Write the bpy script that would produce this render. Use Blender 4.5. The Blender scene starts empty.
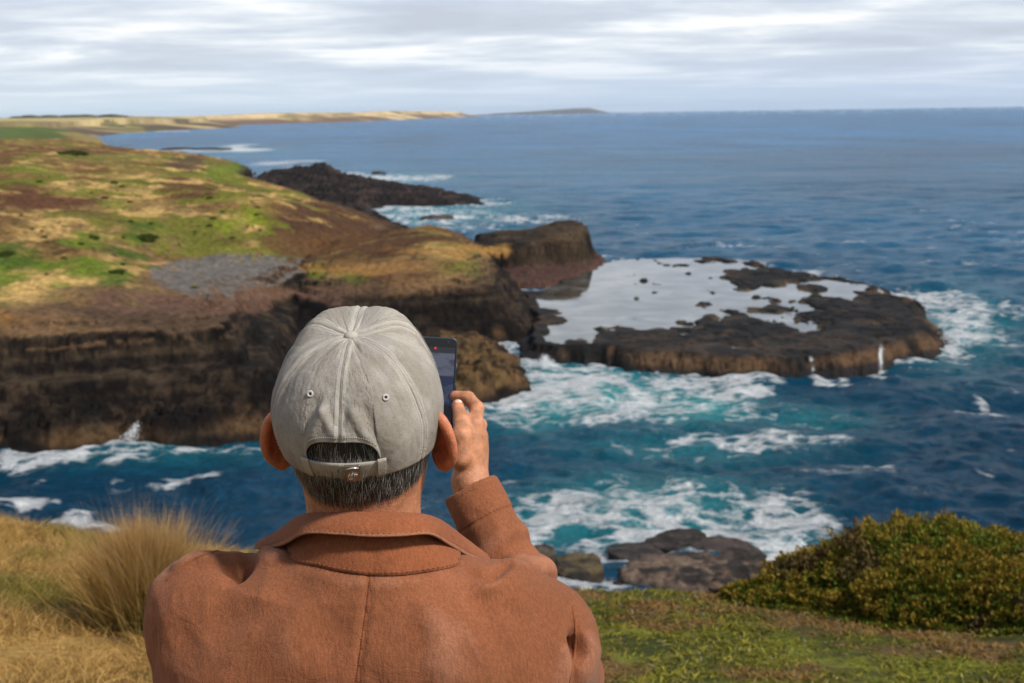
import bpy, bmesh, math, random
import numpy as np
from mathutils import Matrix, Vector
from mathutils.bvhtree import BVHTree

scene = bpy.context.scene
COL = scene.collection
rng = np.random.default_rng(7)

# ------------------------------------------------------------------ camera
CAM_Z, F, PITCH, ROLL = 22.0, 1422.0, math.radians(9.14), math.radians(0.85)
_r, _u = np.array([1., 0, 0]), np.array([0, math.sin(PITCH), math.cos(PITCH)])
FWD = np.array([0, math.cos(PITCH), -math.sin(PITCH)])
RIGHT = _r * math.cos(ROLL) - _u * math.sin(ROLL)
UP = _u * math.cos(ROLL) + _r * math.sin(ROLL)
CAM = np.array([0, 0, CAM_Z])
cd = bpy.data.cameras.new('camera'); cam = bpy.data.objects.new('camera', cd); COL.objects.link(cam)
cam.matrix_world = Matrix(((RIGHT[0], UP[0], -FWD[0], 0), (RIGHT[1], UP[1], -FWD[1], 0), (RIGHT[2], UP[2], -FWD[2], CAM_Z), (0, 0, 0, 1)))
cd.sensor_width = 36; cd.lens = F * 36 / 1024; cd.clip_start = 0.05; cd.clip_end = 80000
cd.dof.use_dof = True; cd.dof.focus_distance = 1.53; cd.dof.aperture_fstop = 14.5
scene.camera = cam

# ------------------------------------------------------------------ sky, sun, exposure
SUN_EL, SUN_AZ = math.radians(46), math.radians(121)      # azimuth clockwise from the view direction: right and a little behind
W = bpy.data.worlds.new('World'); scene.world = W; W.use_nodes = True
wn, wl = W.node_tree.nodes, W.node_tree.links
wn.clear()
def N(tree, kind, **kw):
    n = tree.nodes.new(kind)
    for k, v in kw.items():
        setattr(n, k, v)
    return n
def setramp(ramp, stops):
    cr = ramp.color_ramp
    while len(cr.elements) > 1: cr.elements.remove(cr.elements[-1])
    cr.elements[0].position = stops[0][0]; cr.elements[0].color = (*stops[0][1], 1)
    for p, c in stops[1:]:
        e = cr.elements.new(p); e.color = (*c, 1)
T = W.node_tree
out = N(T, 'ShaderNodeOutputWorld'); bg = N(T, 'ShaderNodeBackground')
bg.inputs['Strength'].default_value = 0.1
sky = N(T, 'ShaderNodeTexSky', sky_type='NISHITA', sun_disc=False, sun_elevation=SUN_EL, sun_rotation=SUN_AZ, air_density=1.0, dust_density=1.0, ozone_density=1.5)
tc = N(T, 'ShaderNodeTexCoord'); sep = N(T, 'ShaderNodeSeparateXYZ'); wl.new(tc.outputs['Generated'], sep.inputs[0])
def M_(op, a, b=None, c=None, tree=None, clamp=False):
    tree = tree or T
    n = N(tree, 'ShaderNodeMath', operation=op, use_clamp=clamp)
    for i, v in enumerate((a, b, c)):
        if v is None: continue
        if isinstance(v, (int, float)): n.inputs[i].default_value = v
        else: tree.links.new(v, n.inputs[i])
    return n.outputs[0]
zc = M_('MAXIMUM', sep.outputs['Z'], 0.0)
den = M_('ADD', zc, 0.055)
cx = M_('DIVIDE', sep.outputs['X'], den); cy = M_('DIVIDE', sep.outputs['Y'], den)
comb = N(T, 'ShaderNodeCombineXYZ'); wl.new(M_('MULTIPLY', cx, 0.85), comb.inputs[0]); wl.new(cy, comb.inputs[1])
n1 = N(T, 'ShaderNodeTexNoise'); n1.inputs['Scale'].default_value = 0.66; n1.inputs['Detail'].default_value = 11; n1.inputs['Roughness'].default_value = 0.58; n1.inputs['Distortion'].default_value = 0.25
wl.new(comb.outputs[0], n1.inputs['Vector'])
cr = N(T, 'ShaderNodeValToRGB'); wl.new(n1.outputs['Fac'], cr.inputs[0])
setramp(cr, [(0.34, (6.0, 6.5, 7.5)), (0.45, (6.7, 7.4, 8.5)), (0.53, (8.2, 8.8, 9.5)), (0.61, (11.0, 11.1, 11.2))])
# toward the horizon the cloud bands merge into a pale blue-grey sheet
hz = N(T, 'ShaderNodeMapRange', interpolation_type='SMOOTHSTEP'); wl.new(sep.outputs['Z'], hz.inputs[0])
hz.inputs[1].default_value = 0.004; hz.inputs[2].default_value = 0.052; hz.inputs[3].default_value = 0.88; hz.inputs[4].default_value = 0.0
hcol = N(T, 'ShaderNodeMix', data_type='RGBA'); 
hx = N(T, 'ShaderNodeMapRange'); wl.new(sep.outputs['X'], hx.inputs[0]); hx.inputs[1].default_value = -0.36; hx.inputs[2].default_value = 0.15
wl.new(hx.outputs[0], hcol.inputs[0]); hcol.inputs[6].default_value = (7.4, 8.5, 9.4, 1); hcol.inputs[7].default_value = (5.9, 7.1, 8.9, 1)
mh = N(T, 'ShaderNodeMix', data_type='RGBA'); wl.new(hz.outputs[0], mh.inputs[0]); wl.new(cr.outputs[0], mh.inputs[6]); wl.new(hcol.outputs[2], mh.inputs[7])
# high up the overcast breaks to blue
gap = N(T, 'ShaderNodeMapRange', interpolation_type='SMOOTHSTEP'); wl.new(sep.outputs['Z'], gap.inputs[0])
gap.inputs[1].default_value = 0.09; gap.inputs[2].default_value = 0.5; gap.inputs[3].default_value = 0.96; gap.inputs[4].default_value = 0.26
mix = N(T, 'ShaderNodeMix', data_type='RGBA'); wl.new(gap.outputs[0], mix.inputs[0]); wl.new(sky.outputs[0], mix.inputs[6]); wl.new(mh.outputs[2], mix.inputs[7])
wl.new(mix.outputs[2], bg.inputs['Color']); wl.new(bg.outputs[0], out.inputs[0])

sd_ = bpy.data.lights.new('sun', 'SUN'); sd_.energy = 4.5; sd_.angle = math.radians(8); sd_.color = (1, 0.93, 0.84)
sun = bpy.data.objects.new('sun', sd_); COL.objects.link(sun)
sdir = Vector((math.sin(SUN_AZ) * math.cos(SUN_EL), math.cos(SUN_AZ) * math.cos(SUN_EL), math.sin(SUN_EL)))
sun.rotation_euler = sdir.to_track_quat('Z', 'Y').to_euler(); sun.location = (20, -20, 60)
vs = scene.view_settings
scene.display_settings.display_device = 'sRGB'
vs.view_transform = 'Standard'; vs.look = 'None'; vs.gamma = 1; vs.use_curve_mapping = False; vs.exposure = 0.0
scene.cycles.max_bounces = 6; scene.cycles.volume_bounces = 0; scene.cycles.caustics_reflective = False; scene.cycles.caustics_refractive = False
scene.cycles.sample_clamp_indirect = 4

# ------------------------------------------------------------------ helpers
def ray(px, py):
    px = np.asarray(px, float)[..., None]; py = np.asarray(py, float)[..., None]
    return FWD + RIGHT * (px - 512) / F + UP * (341.5 - py) / F
def P(px, py, z=0.0):
    """point at height z seen at a picture position"""
    d = ray(px, py); t = (np.asarray(z, float) - CAM_Z) / d[..., 2]
    return CAM + d * t[..., None]
def Q(px, py, Y):
    """point at depth Y seen at a picture position"""
    d = ray(px, py); t = np.asarray(Y, float) / d[..., 1]
    return CAM + d * t[..., None]
def proj(p):
    d = np.asarray(p, float) - CAM; w = d @ FWD
    return 512 + F * (d @ RIGHT) / w, 341.5 - F * (d @ UP) / w
def sst(x, a, b):
    t = np.clip((x - a) / (b - a), 0, 1); return t * t * (3 - 2 * t)
def lerp(a, b, t):
    t = np.asarray(t); 
    return a + (b - a) * t
def cmix(c, col, t):
    return c + (np.asarray(col) - c) * np.asarray(t)[..., None]
def _hash(n):
    n = (n ^ (n >> np.uint32(15))) * np.uint32(2246822519); n = (n ^ (n >> np.uint32(13))) * np.uint32(3266489917)
    return (n ^ (n >> np.uint32(16))).astype(np.float32) * np.float32(1 / 4294967296.0)
def _ii(f): return f.astype(np.int64).astype(np.uint32)
def vn2(x, y, seed=0):
    x = np.asarray(x, np.float64); y = np.asarray(y, np.float64)
    fx, fy = np.floor(x), np.floor(y); tx = (x - fx).astype(np.float32); ty = (y - fy).astype(np.float32)
    tx = tx * tx * (3 - 2 * tx); ty = ty * ty * (3 - 2 * ty)
    ix, iy = _ii(fx), _ii(fy); s = np.uint32(seed * 7919 + 17)
    a, b = np.uint32(374761393), np.uint32(668265263); one = np.uint32(1)
    h = lambda i, j: _hash(i * a + j * b + s)
    n0 = h(ix, iy); n1 = h(ix + one, iy); n2 = h(ix, iy + one); n3 = h(ix + one, iy + one)
    p = n0 + (n1 - n0) * tx; q = n2 + (n3 - n2) * tx
    return p + (q - p) * ty
def vn3(x, y, z, seed=0):
    fz = np.floor(z); t = (z - fz).astype(np.float32); t = t * t * (3 - 2 * t)
    o = fz * 57.31
    return vn2(x + o, y + o * 1.7, seed) * (1 - t) + vn2(x + o + 57.31, y + (o + 57.31) * 1.7, seed) * t
def fbm(x, y, octs=5, seed=0, gain=0.5):
    s = 0; a = 1.0; t = 0
    for k in range(octs):
        c, sn = math.cos(0.6 * k), math.sin(0.6 * k)
        s = s + a * vn2((x * c - y * sn) * 2.03 ** k, (x * sn + y * c) * 2.03 ** k, seed + k); t += a; a *= gain
    return s / t
def fbm3(x, y, z, octs=4, seed=0, gain=0.5):
    s = 0; a = 1.0; t = 0
    for k in range(octs):
        m = 2.03 ** k
        s = s + a * vn3(x * m, y * m, z * m, seed + k); t += a; a *= gain
    return s / t
def ridged(x, y, octs=4, seed=0):
    s = 0; a = 1.0; t = 0
    for k in range(octs):
        s = s + a * (1 - np.abs(2 * vn2(x * 2.03 ** k, y * 2.03 ** k, seed + k) - 1)); t += a; a *= 0.5
    return s / t

def tag(o, label=None, cat=None, group=None, kind=None):
    if label: o['label'] = label
    if cat: o['category'] = cat
    if group: o['group'] = group
    if kind: o['kind'] = kind
    return o
def empty(name, loc):
    o = bpy.data.objects.new(name, None); COL.objects.link(o); o.location = [float(v) for v in loc]; o.empty_display_size = 0.1
    return o
def rootof(o):
    return o
def mk(name, verts, faces, mat, parent=None, col=None, smooth=True, attrs=None):
    """ONE mesh object from arrays; vertices are given in world space"""
    verts = np.asarray(verts, np.float32).reshape(-1, 3)
    me = bpy.data.meshes.new(name)
    if isinstance(faces, np.ndarray):
        k = faces.shape[1]; n = len(faces)
        me.vertices.add(len(verts)); me.vertices.foreach_set('co', verts.ravel())
        me.loops.add(n * k); me.loops.foreach_set('vertex_index', faces.astype(np.int32).ravel())
        me.polygons.add(n); me.polygons.foreach_set('loop_start', np.arange(0, n * k, k, dtype=np.int32))
        me.update(calc_edges=True)
    else:
        me.from_pydata(verts.tolist(), [], faces); me.update()
    me.polygons.foreach_set('use_smooth', np.full(len(me.polygons), smooth, bool))
    if col is not None:
        c = np.ones((len(verts), 4), np.float32); c[:, :3] = np.clip(col, 0, 1)
        me.attributes.new('Col', 'FLOAT_COLOR', 'POINT').data.foreach_set('color', c.ravel())
    for k, v in (attrs or {}).items():
        me.attributes.new(k, 'FLOAT', 'POINT').data.foreach_set('value', np.asarray(v, np.float32).ravel())
    if mat: me.materials.append(mat)
    o = bpy.data.objects.new(name, me); COL.objects.link(o)
    if parent is not None:
        o.parent = parent
        r = parent
        while r.parent is not None: r = r.parent
        if parent is r: o.matrix_parent_inverse = Matrix.Translation(-r.location)
    return o
def grid_faces(nr, nc, wrap=False):
    i = np.arange(nr - 1)[:, None] * nc; j = np.arange(nc if wrap else nc - 1)[None, :]
    j2 = (j + 1) % nc
    return np.stack([i + j, i + j2, i + nc + j2, i + nc + j], -1).reshape(-1, 4)
def prune(verts, faces, *arrs):
    used = np.unique(faces); m = np.full(len(verts), -1); m[used] = np.arange(len(used))
    return (verts[used], m[faces]) + tuple(a[used] for a in arrs)
def sweep(pts, radii, seg=8, caps=True):
    """tube along a polyline -> verts, faces(list)"""
    pts = np.asarray(pts, float); n = len(pts); radii = np.broadcast_to(np.asarray(radii, float), (n,))
    tg = np.gradient(pts, axis=0); tg /= np.linalg.norm(tg, axis=1)[:, None] + 1e-12
    ref = np.array([0.21, 0.35, 0.91]); V = []
    for p, t, r in zip(pts, tg, radii):
        a = np.cross(t, ref); a /= np.linalg.norm(a); b = np.cross(t, a)
        ang = np.arange(seg) * 2 * math.pi / seg
        V.append(p + r * (np.cos(ang)[:, None] * a + np.sin(ang)[:, None] * b))
    V = np.concatenate(V); Fc = [list(f) for f in grid_faces(n, seg, True)]
    if caps: Fc += [list(range(seg))[::-1], [(n - 1) * seg + k for k in range(seg)]]
    return V, Fc
def join(parts):
    V = []; Fc = []; o = 0
    for v, f in parts:
        V.append(v); Fc += [[i + o for i in q] for q in f]; o += len(v)
    return np.concatenate(V), Fc
def catmull(pts, n):
    pts = np.asarray(pts, float); d = np.r_[0, np.cumsum(np.linalg.norm(np.diff(pts, axis=0), axis=1))]
    t = np.linspace(0, d[-1], n)
    p = np.vstack([2 * pts[0] - pts[1], pts, 2 * pts[-1] - pts[-2]])
    i = np.clip(np.searchsorted(d, t, side='right') - 1, 0, len(pts) - 2); u = ((t - d[i]) / (d[i + 1] - d[i] + 1e-12))[:, None]
    a, b, c, e = p[i], p[i + 1], p[i + 2], p[i + 3]
    return 0.5 * (2 * b + (c - a) * u + (2 * a - 5 * b + 4 * c - e) * u ** 2 + (3 * b - a - 3 * c + e) * u ** 3)

# ------------------------------------------------------------------ materials
def material(name):
    m = bpy.data.materials.new(name); m.use_nodes = True
    b = m.node_tree.nodes['Principled BSDF']
    return m, m.node_tree, b
def noise_node(t, scale, detail=4, rough=0.55, vec=None, dist=0.0):
    n = N(t, 'ShaderNodeTexNoise'); n.inputs['Scale'].default_value = scale; n.inputs['Detail'].default_value = detail
    n.inputs['Roughness'].default_value = rough; n.inputs['Distortion'].default_value = dist
    if vec is None:
        vec = N(t, 'ShaderNodeNewGeometry').outputs['Position']
    t.links.new(vec, n.inputs['Vector']); return n.outputs['Fac']
def attr_mat(name, rough=0.9, nscale=3.0, lo=0.6, hi=1.4, bump=0.3, bdist=0.1, spec=0.3, bscale=None, sss=0.0, zstretch=None):
    """surface colour from the mesh's own colour attribute, broken up by fine noise"""
    m, t, b = material(name)
    at = N(t, 'ShaderNodeAttribute', attribute_name='Col')
    vec = N(t, 'ShaderNodeNewGeometry').outputs['Position']
    if zstretch:
        mp = N(t, 'ShaderNodeMapping'); mp.inputs['Scale'].default_value = zstretch; t.links.new(vec, mp.inputs[0]); vec = mp.outputs[0]
    f = noise_node(t, nscale, 6, 0.65, vec)
    mr = N(t, 'ShaderNodeMapRange'); t.links.new(f, mr.inputs[0]); mr.inputs[1].default_value = 0.3; mr.inputs[2].default_value = 0.7; mr.inputs[3].default_value = lo; mr.inputs[4].default_value = hi
    v = N(t, 'ShaderNodeVectorMath', operation='SCALE'); t.links.new(at.outputs['Color'], v.inputs[0]); t.links.new(mr.outputs[0], v.inputs['Scale'])
    t.links.new(v.outputs[0], b.inputs['Base Color'])
    b.inputs['Roughness'].default_value = rough; b.inputs['Specular IOR Level'].default_value = spec
    if bump:
        f2 = noise_node(t, bscale or nscale, 8, 0.7, vec)
        bp = N(t, 'ShaderNodeBump'); bp.inputs['Strength'].default_value = bump; bp.inputs['Distance'].default_value = bdist
        t.links.new(f2, bp.inputs['Height']); t.links.new(bp.outputs[0], b.inputs['Normal'])
    return m
def flat_mat(name, c, rough=0.6, metal=0.0, spec=0.5):
    m, t, b = material(name); b.inputs['Base Color'].default_value = (*c, 1); b.inputs['Roughness'].default_value = rough
    b.inputs['Metallic'].default_value = metal; b.inputs['Specular IOR Level'].default_value = spec
    f = noise_node(t, 60, 3)
    mr = N(t, 'ShaderNodeMapRange'); t.links.new(f, mr.inputs[0]); mr.inputs[3].default_value = rough * 0.85; mr.inputs[4].default_value = min(1, rough * 1.15)
    t.links.new(mr.outputs[0], b.inputs['Roughness'])
    return m
# ------------------------------------------------------------------ SEA
def poly_sd(poly, X, Y, margin=40.0):
    """signed distance to a polygon (inside positive), computed only near its box"""
    poly = np.asarray(poly, float)[:, :2]; sh = X.shape; x, y = X.ravel(), Y.ravel()
    out = np.full(x.shape, -margin)
    s = np.where((x > poly[:, 0].min() - margin) & (x < poly[:, 0].max() + margin) & (y > poly[:, 1].min() - margin) & (y < poly[:, 1].max() + margin))[0]
    if len(s) == 0: return out.reshape(sh)
    x, y = x[s], y[s]; d2 = np.full(x.shape, 1e18); ins = np.zeros(x.shape, bool)
    n = len(poly)
    for k in range(n):
        ax, ay = poly[k]; bx, by = poly[(k + 1) % n]; ex, ey = bx - ax, by - ay
        t = np.clip(((x - ax) * ex + (y - ay) * ey) / (ex * ex + ey * ey + 1e-12), 0, 1)
        d2 = np.minimum(d2, (x - ax - t * ex) ** 2 + (y - ay - t * ey) ** 2)
        c = (ay > y) != (by > y)
        ins ^= c & (x < (bx - ax) * (y - ay) / (by - ay + 1e-12) + ax)
    out[s] = np.where(ins, 1, -1) * np.sqrt(d2)
    return out.reshape(sh)
def pl(pts, z=0.0):
    a = np.array(pts, float); zz = a[:, 2] if a.shape[1] > 2 else np.full(len(a), z)
    return P(a[:, 0], a[:, 1], zz)
def fan(az0, az1, naz, r):
    az = np.linspace(az0, az1, naz)
    if az0 == -.44 and naz > 300: az = np.r_[np.linspace(-.95, az0, naz // 6, endpoint=False), az]
    A, R = np.meshgrid(az, r); return R * np.sin(A), R * np.cos(A), A, R
class Surf:
    """smooth height through control points, in bearing / log-distance space"""
    def __init__(self, ctl, lam=1e-3):
        c = np.array(ctl, float); w = P(c[:, 0], c[:, 1], c[:, 2]); self.z = c[:, 2]
        self.p = self.key(w[:, 0], w[:, 1]); n = len(c)
        K = self.kern(self.p[:, None] - self.p[None]) + lam * np.eye(n)
        A = np.zeros((n + 1, n + 1)); A[:n, :n] = K; A[:n, n] = 1; A[n, :n] = 1
        self.c = np.linalg.solve(A, np.r_[self.z, 0])
    @staticmethod
    def key(x, y): return np.stack([np.arctan2(x, y) * 4, np.log(np.hypot(x, y)) * 2.2], -1)
    @staticmethod
    def kern(d): return -np.sqrt((d ** 2).sum(-1) + 0.002)
    def __call__(self, x, y):
        sh = x.shape; k = self.key(x.ravel(), y.ravel()); o = np.full(len(k), self.c[-1])
        for p, c in zip(self.p, self.c[:-1]): o += c * self.kern(k - p)
        return np.clip(o, self.z.min() - 1.0, self.z.max() + 1.0).reshape(sh)

SHORE = pl([(-1300, 520), (-260, 468), (0, 452), (50, 452), (90, 447), (130, 443), (170, 442), (215, 440), (260, 435), (300, 430), (350, 424), (400, 418), (440, 412), (470, 406), (500, 398), (533, 389), (537, 378), (522, 362), (508, 350), (495, 343), (440, 335), (300, 345), (280, 392), (-260, 430), (-1300, 480)])
MAIN = pl([(-1300, 490, 1.2), (-260, 440, 1.2), (0, 425, 1.2), (60, 419, 1.2), (100, 416, 1.2), (200, 410, 1.2), (280, 404, 1.2), (292, 396, 1.2), (290, 372, 1.2), (298, 345, 1.2), (310, 318, 2), (330, 300, 2), (400, 296, 1), (470, 285, 1), (492, 268, 0), (465, 252, 0), (440, 244, 0), (400, 234, 0), (360, 221, 0), (320, 209, 0), (290, 200, 0), (262, 191, 0), (252, 184, 0), (246, 172, 0), (236, 162, 4), (205, 157, 6), (170, 153, 7), (148, 148, 8), (116, 142.5, 9), (86, 138, 10), (40, 135, 12), (-40, 136, 12), (-420, 150, 12), (-1300, 165, 12)])
MOUND = pl([(272, 338), (300, 348), (400, 346), (470, 342), (520, 337), (533, 326), (531, 310), (522, 296), (508, 276), (470, 258), (420, 262), (330, 276), (285, 286), (262, 302)])
WALL = pl([(470, 274), (540, 270), (588, 264), (593, 257), (585, 250), (470, 254)], 1.2)
LEDGE = pl([(466, 298), (520, 291), (560, 288), (598, 276), (605, 267), (600, 258), (560, 250), (466, 258)])
LAVA = pl([(246, 190), (258, 177), (300, 173), (325, 169), (342, 178), (400, 186), (440, 191), (477, 198), (476, 204), (430, 206), (376, 206), (366, 213), (396, 226), (420, 238), (440, 246), (380, 240), (300, 222), (255, 203)])
PLAT = pl([(497, 357), (545, 363), (600, 363), (625, 370), (700, 377), (760, 379), (800, 381), (870, 375), (905, 367), (951, 347), (949, 335), (925, 306), (895, 291), (830, 283), (775, 269), (740, 264), (690, 262), (640, 262), (600, 265), (560, 284), (510, 300), (505, 330), (497, 345)])
ROCKS = [  # px, py(base), width px, height m, depth m, label
    (668, 570, 122, 1.25, 5.2), (745, 576, 90, 1.1, 4.2), (725, 550, 72, 0.95, 3.4), (578, 567, 52, 1.0, 2.6), (541, 554, 36, 0.9, 2.0), (636, 550, 66, 0.6, 2.6), (682, 541, 70, 0.75, 2.6)]

dep = np.r_[np.arange(760, 116, -0.62)]                       # one row per picture line, by depression angle
ang = PITCH + np.arctan((dep - 341.5) / F)
rr = CAM_Z / np.tan(ang); rr = rr[rr < 3200]
rr = np.r_[np.array([8., 14, 20, 27, 34]), rr[rr > 38], np.geomspace(3300, 24000, 26)]
azs = np.r_[np.linspace(-0.95, -0.43, 40, endpoint=False), np.linspace(-0.43, 0.41, 960), np.linspace(0.41, 0.95, 41)[1:]]
A, R = np.meshgrid(azs, rr); X, Y = R * np.sin(A), R * np.cos(A)
drow = np.gradient(rr)[:, None]
Z = np.zeros_like(X); wr = np.random.default_rng(3)
for lam in np.geomspace(0.9, 18, 44):
    th = math.radians(250) + wr.normal(0, 0.75); kx, ky = math.cos(th) * 2 * math.pi / lam, math.sin(th) * 2 * math.pi / lam
    a = 0.0088 * lam ** 0.80 * (0.6 + 0.8 * wr.random()); fade = sst(lam / drow, 2.2, 5)
    ph = wr.random() * 6.28 + 1.6 * fbm(X / (lam * 3), Y / (lam * 3), 2, int(lam * 10))*2
    s = np.sin(kx * X + ky * Y + ph); Z += a * fade * (s + 0.35 * (2 * np.abs(s) ** 0.7 * -1 + 1) )
U, V = proj(np.stack([X, Y, 0 * X], -1))
shore_d = np.full(X.shape, -60.0)
for pg in (SHORE, MOUND, LEDGE, LAVA, PLAT, MAIN): shore_d = np.maximum(shore_d, poly_sd(pg, X, Y, 60))
dist = -shore_d
# white water: strength field I in 0..1
ppm = F / np.maximum(R, 30)                                     # picture px per metre, across
I = 0.62 * np.exp(-np.maximum(dist, 0) / (1.2 + 0.008 * R)) * (0.35 + 0.9 * fbm(X / 9, Y / 9, 3, 21))
def blob(u, v, ru, rv, s, rot=0.0):
    c, n = math.cos(rot), math.sin(rot); du, dv = U - u, V - v
    a, b = (du * c + dv * n) / ru, (-du * n + dv * c) / rv
    return s * np.exp(-(a * a + b * b))
BL = [  # white water washing round the platform, the channel and the rocks
    (560, 390, 75, 26, 1.0), (520, 378, 36, 30, .85), (640, 382, 80, 15, .85), (610, 404, 90, 20, .72), (700, 385, 60, 10, .6), (745, 388, 60, 8, .55), (700, 400, 50, 14, .3), (560, 415, 50, 9, .45),
    (960, 320, 34, 22, .95), (985, 335, 45, 14, .5), (925, 298, 40, 10, .8), (800, 276, 40, 6, .7), (945, 355, 30, 8, .6), (1005, 310, 30, 14, .4),
    (660, 528, 95, 32, .95), (560, 512, 65, 28, .85), (780, 530, 52, 30, 1.0), (620, 498, 90, 20, .68), (760, 500, 60, 14, .5), (520, 530, 40, 26, .8), (790, 560, 22, 26, .95), (630, 580, 90, 12, .85), (560, 582, 60, 10, .6), (700, 505, 60, 14, .45), (440, 515, 45, 10, .6),
    (760, 440, 55, 8, .78, .06), (690, 436, 40, 6, .62, -.15), (820, 440, 50, 6, .35), (575, 460, 28, 3.5, .5), (500, 458, 24, 4, .5), (980, 398, 34, 6, .62, -.25), (985, 415, 40, 5, .55, .12), (990, 465, 18, 14, .5, -.4), (880, 462, 25, 3, .3),
    (60, 455, 90, 8, .75), (170, 447, 80, 6, .7), (250, 443, 30, 5, .6), (175, 476, 60, 4.5, .6, -.12), (80, 477, 45, 4, .5), (60, 512, 55, 9, .72, .12), (20, 505, 30, 7, .6), (90, 520, 22, 6, .5), (5, 460, 30, 7, .6), (235, 490, 40, 4, .25),
    (430, 216, 70, 9, .62), (520, 218, 60, 4.5, .6), (410, 208, 40, 5, .72), (480, 202, 35, 4, .7), (390, 178, 55, 4, .7), (345, 176, 34, 4, .62), (430, 176, 30, 2.5, .6), (470, 228, 50, 5, .4), (280, 164, 45, 4.5, .8), (240, 149, 26, 5, .9), (215, 151, 50, 3, .7), (255, 147, 20, 3, .6), (180, 130, 12, 2, .6), (160, 132, 25, 1.6, .5),
    (740, 245, 60, 5, .38), (830, 252, 40, 4, .22), (980, 262, 30, 3, .35), (640, 225, 60, 3, .2), (700, 262, 60, 4, .4)]
for b in BL: I = np.maximum(I, blob(*b)) + 0.12 * np.minimum(I, blob(*b))
for (px, py, w, h, dpt) in ROCKS:
    I = np.maximum(I, blob(px, py, w * .72, 15, .8))
wx, wy = X + 5 * (fbm(X / 7, Y / 7, 3, 31) - .5), Y + 7 * (fbm(X / 7, Y / 9, 3, 37) - .5)
lace = 0.55 * ridged(wx / 3.4, wy / 5.2, 4, 41) + 0.45 * fbm(wx / 1.7, wy / 2.6, 4, 43)
ln = np.clip((lace - 0.40) / 0.36, 0, 1)
far = sst(R, 250, 800); ln = ln * (1 - far) + far * np.clip((fbm(X / 30, Y / 60, 4, 47) - .25) / .5, 0, 1)
foam = np.clip(1.35 * I - .42 + (ln - .45) * 1.4, 0, 1) * sst(I, 0.05, 0.3)
crest = sst(fbm(X / 6, Y / 5, 4, 53), 0.70, 0.82) * sst(fbm(X / 60, Y / 80, 2, 59), 0.5, 0.7) * 0.55 * sst(R, 60, 120)
foam = np.maximum(foam, crest * sst(R, 420, 250))
TQ = [(600, 392, 110, 30, .95), (700, 405, 60, 20, .9), (540, 400, 60, 30, .8), (800, 415, 70, 14, .4), (650, 505, 110, 34, .7), (560, 515, 70, 30, .5), (960, 330, 60, 40, .45), (430, 212, 90, 14, .45), (780, 540, 50, 40, .5), (690, 440, 130, 22, .35), (400, 178, 60, 6, .3), (240, 150, 60, 6, .2), (150, 450, 170, 14, .25)]
aer = 0 * X
for b in TQ: aer = np.maximum(aer, blob(*b))
aer = np.clip(aer * (0.55 + 0.9 * fbm(X / 5, Y / 7, 4, 61)), 0, 1)
marb = sst(ridged(wx / 2.0, wy / 3.2, 4, 73), .66, .84) * sst(aer, .1, .5) * .55
foam = np.clip(np.maximum(foam, marb), 0, 1)
Z += 0.30 * foam * (fbm(X / 1.2, Y / 1.6, 3, 67) - .3)
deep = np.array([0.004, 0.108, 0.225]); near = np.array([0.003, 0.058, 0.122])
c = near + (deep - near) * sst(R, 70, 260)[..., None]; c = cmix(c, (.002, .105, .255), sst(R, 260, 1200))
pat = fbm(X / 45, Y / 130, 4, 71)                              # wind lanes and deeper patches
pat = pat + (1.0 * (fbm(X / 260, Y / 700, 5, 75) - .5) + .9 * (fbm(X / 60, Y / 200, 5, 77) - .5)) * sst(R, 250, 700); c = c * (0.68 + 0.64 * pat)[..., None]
c = cmix(c, (0.04, 0.40, 0.42), aer * 0.95)

mt, t, b = material('sea_water')
at = N(t, 'ShaderNodeAttribute', attribute_name='Col'); fo = N(t, 'ShaderNodeAttribute', attribute_name='foam')
pos = N(t, 'ShaderNodeNewGeometry').outputs['Position']
mp = N(t, 'ShaderNodeMapping'); mp.inputs['Scale'].default_value = (0.62, 1.0, 1); mp.inputs['Rotation'].default_value = (0, 0, 0.3); t.links.new(pos, mp.inputs[0])
fn = noise_node(t, 1.5, 8, 0.74, mp.outputs[0], 0.6)
s1 = M_('SUBTRACT', fn, 0.5, tree=t); s2 = M_('ADD', M_('MULTIPLY', s1, 2.2, tree=t), M_('MULTIPLY', M_('SUBTRACT', noise_node(t, 5.5, 5, .7, mp.outputs[0], .8), .5, tree=t), 1.3, tree=t), tree=t)
vo = N(t, 'ShaderNodeTexVoronoi', feature='DISTANCE_TO_EDGE'); vo.inputs['Scale'].default_value = 0.75
vd = N(t, 'ShaderNodeVectorMath', operation='ADD'); vn = N(t, 'ShaderNodeTexNoise'); vn.inputs['Scale'].default_value = 0.9; vn.inputs['Detail'].default_value = 5; t.links.new(mp.outputs[0], vn.inputs['Vector'])
vm = N(t, 'ShaderNodeVectorMath', operation='SCALE'); vm.inputs['Scale'].default_value = 1.8; t.links.new(vn.outputs['Color'], vm.inputs[0]); t.links.new(mp.outputs[0], vd.inputs[0]); t.links.new(vm.outputs[0], vd.inputs[1]); t.links.new(vd.outputs[0], vo.inputs['Vector'])
s2 = M_('ADD', s2, M_('SUBTRACT', 0.30, M_('MULTIPLY', vo.outputs['Distance'], 2.2, tree=t), tree=t), tree=t)
gate = M_('MULTIPLY', M_('MULTIPLY', fo.outputs['Fac'], 4, tree=t, clamp=True), s2, tree=t)
f2 = N(t, 'ShaderNodeMapRange', interpolation_type='SMOOTHSTEP'); t.links.new(M_('ADD', fo.outputs['Fac'], gate, tree=t), f2.inputs[0]); f2.inputs[1].default_value = 0.05; f2.inputs[2].default_value = 1.1
mx = N(t, 'ShaderNodeMix', data_type='RGBA'); t.links.new(f2.outputs[0], mx.inputs[0]); t.links.new(at.outputs['Color'], mx.inputs[6]); mx.inputs[7].default_value = (0.80, 0.84, 0.86, 1)
t.links.new(mx.outputs[2], b.inputs['Base Color'])
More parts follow.
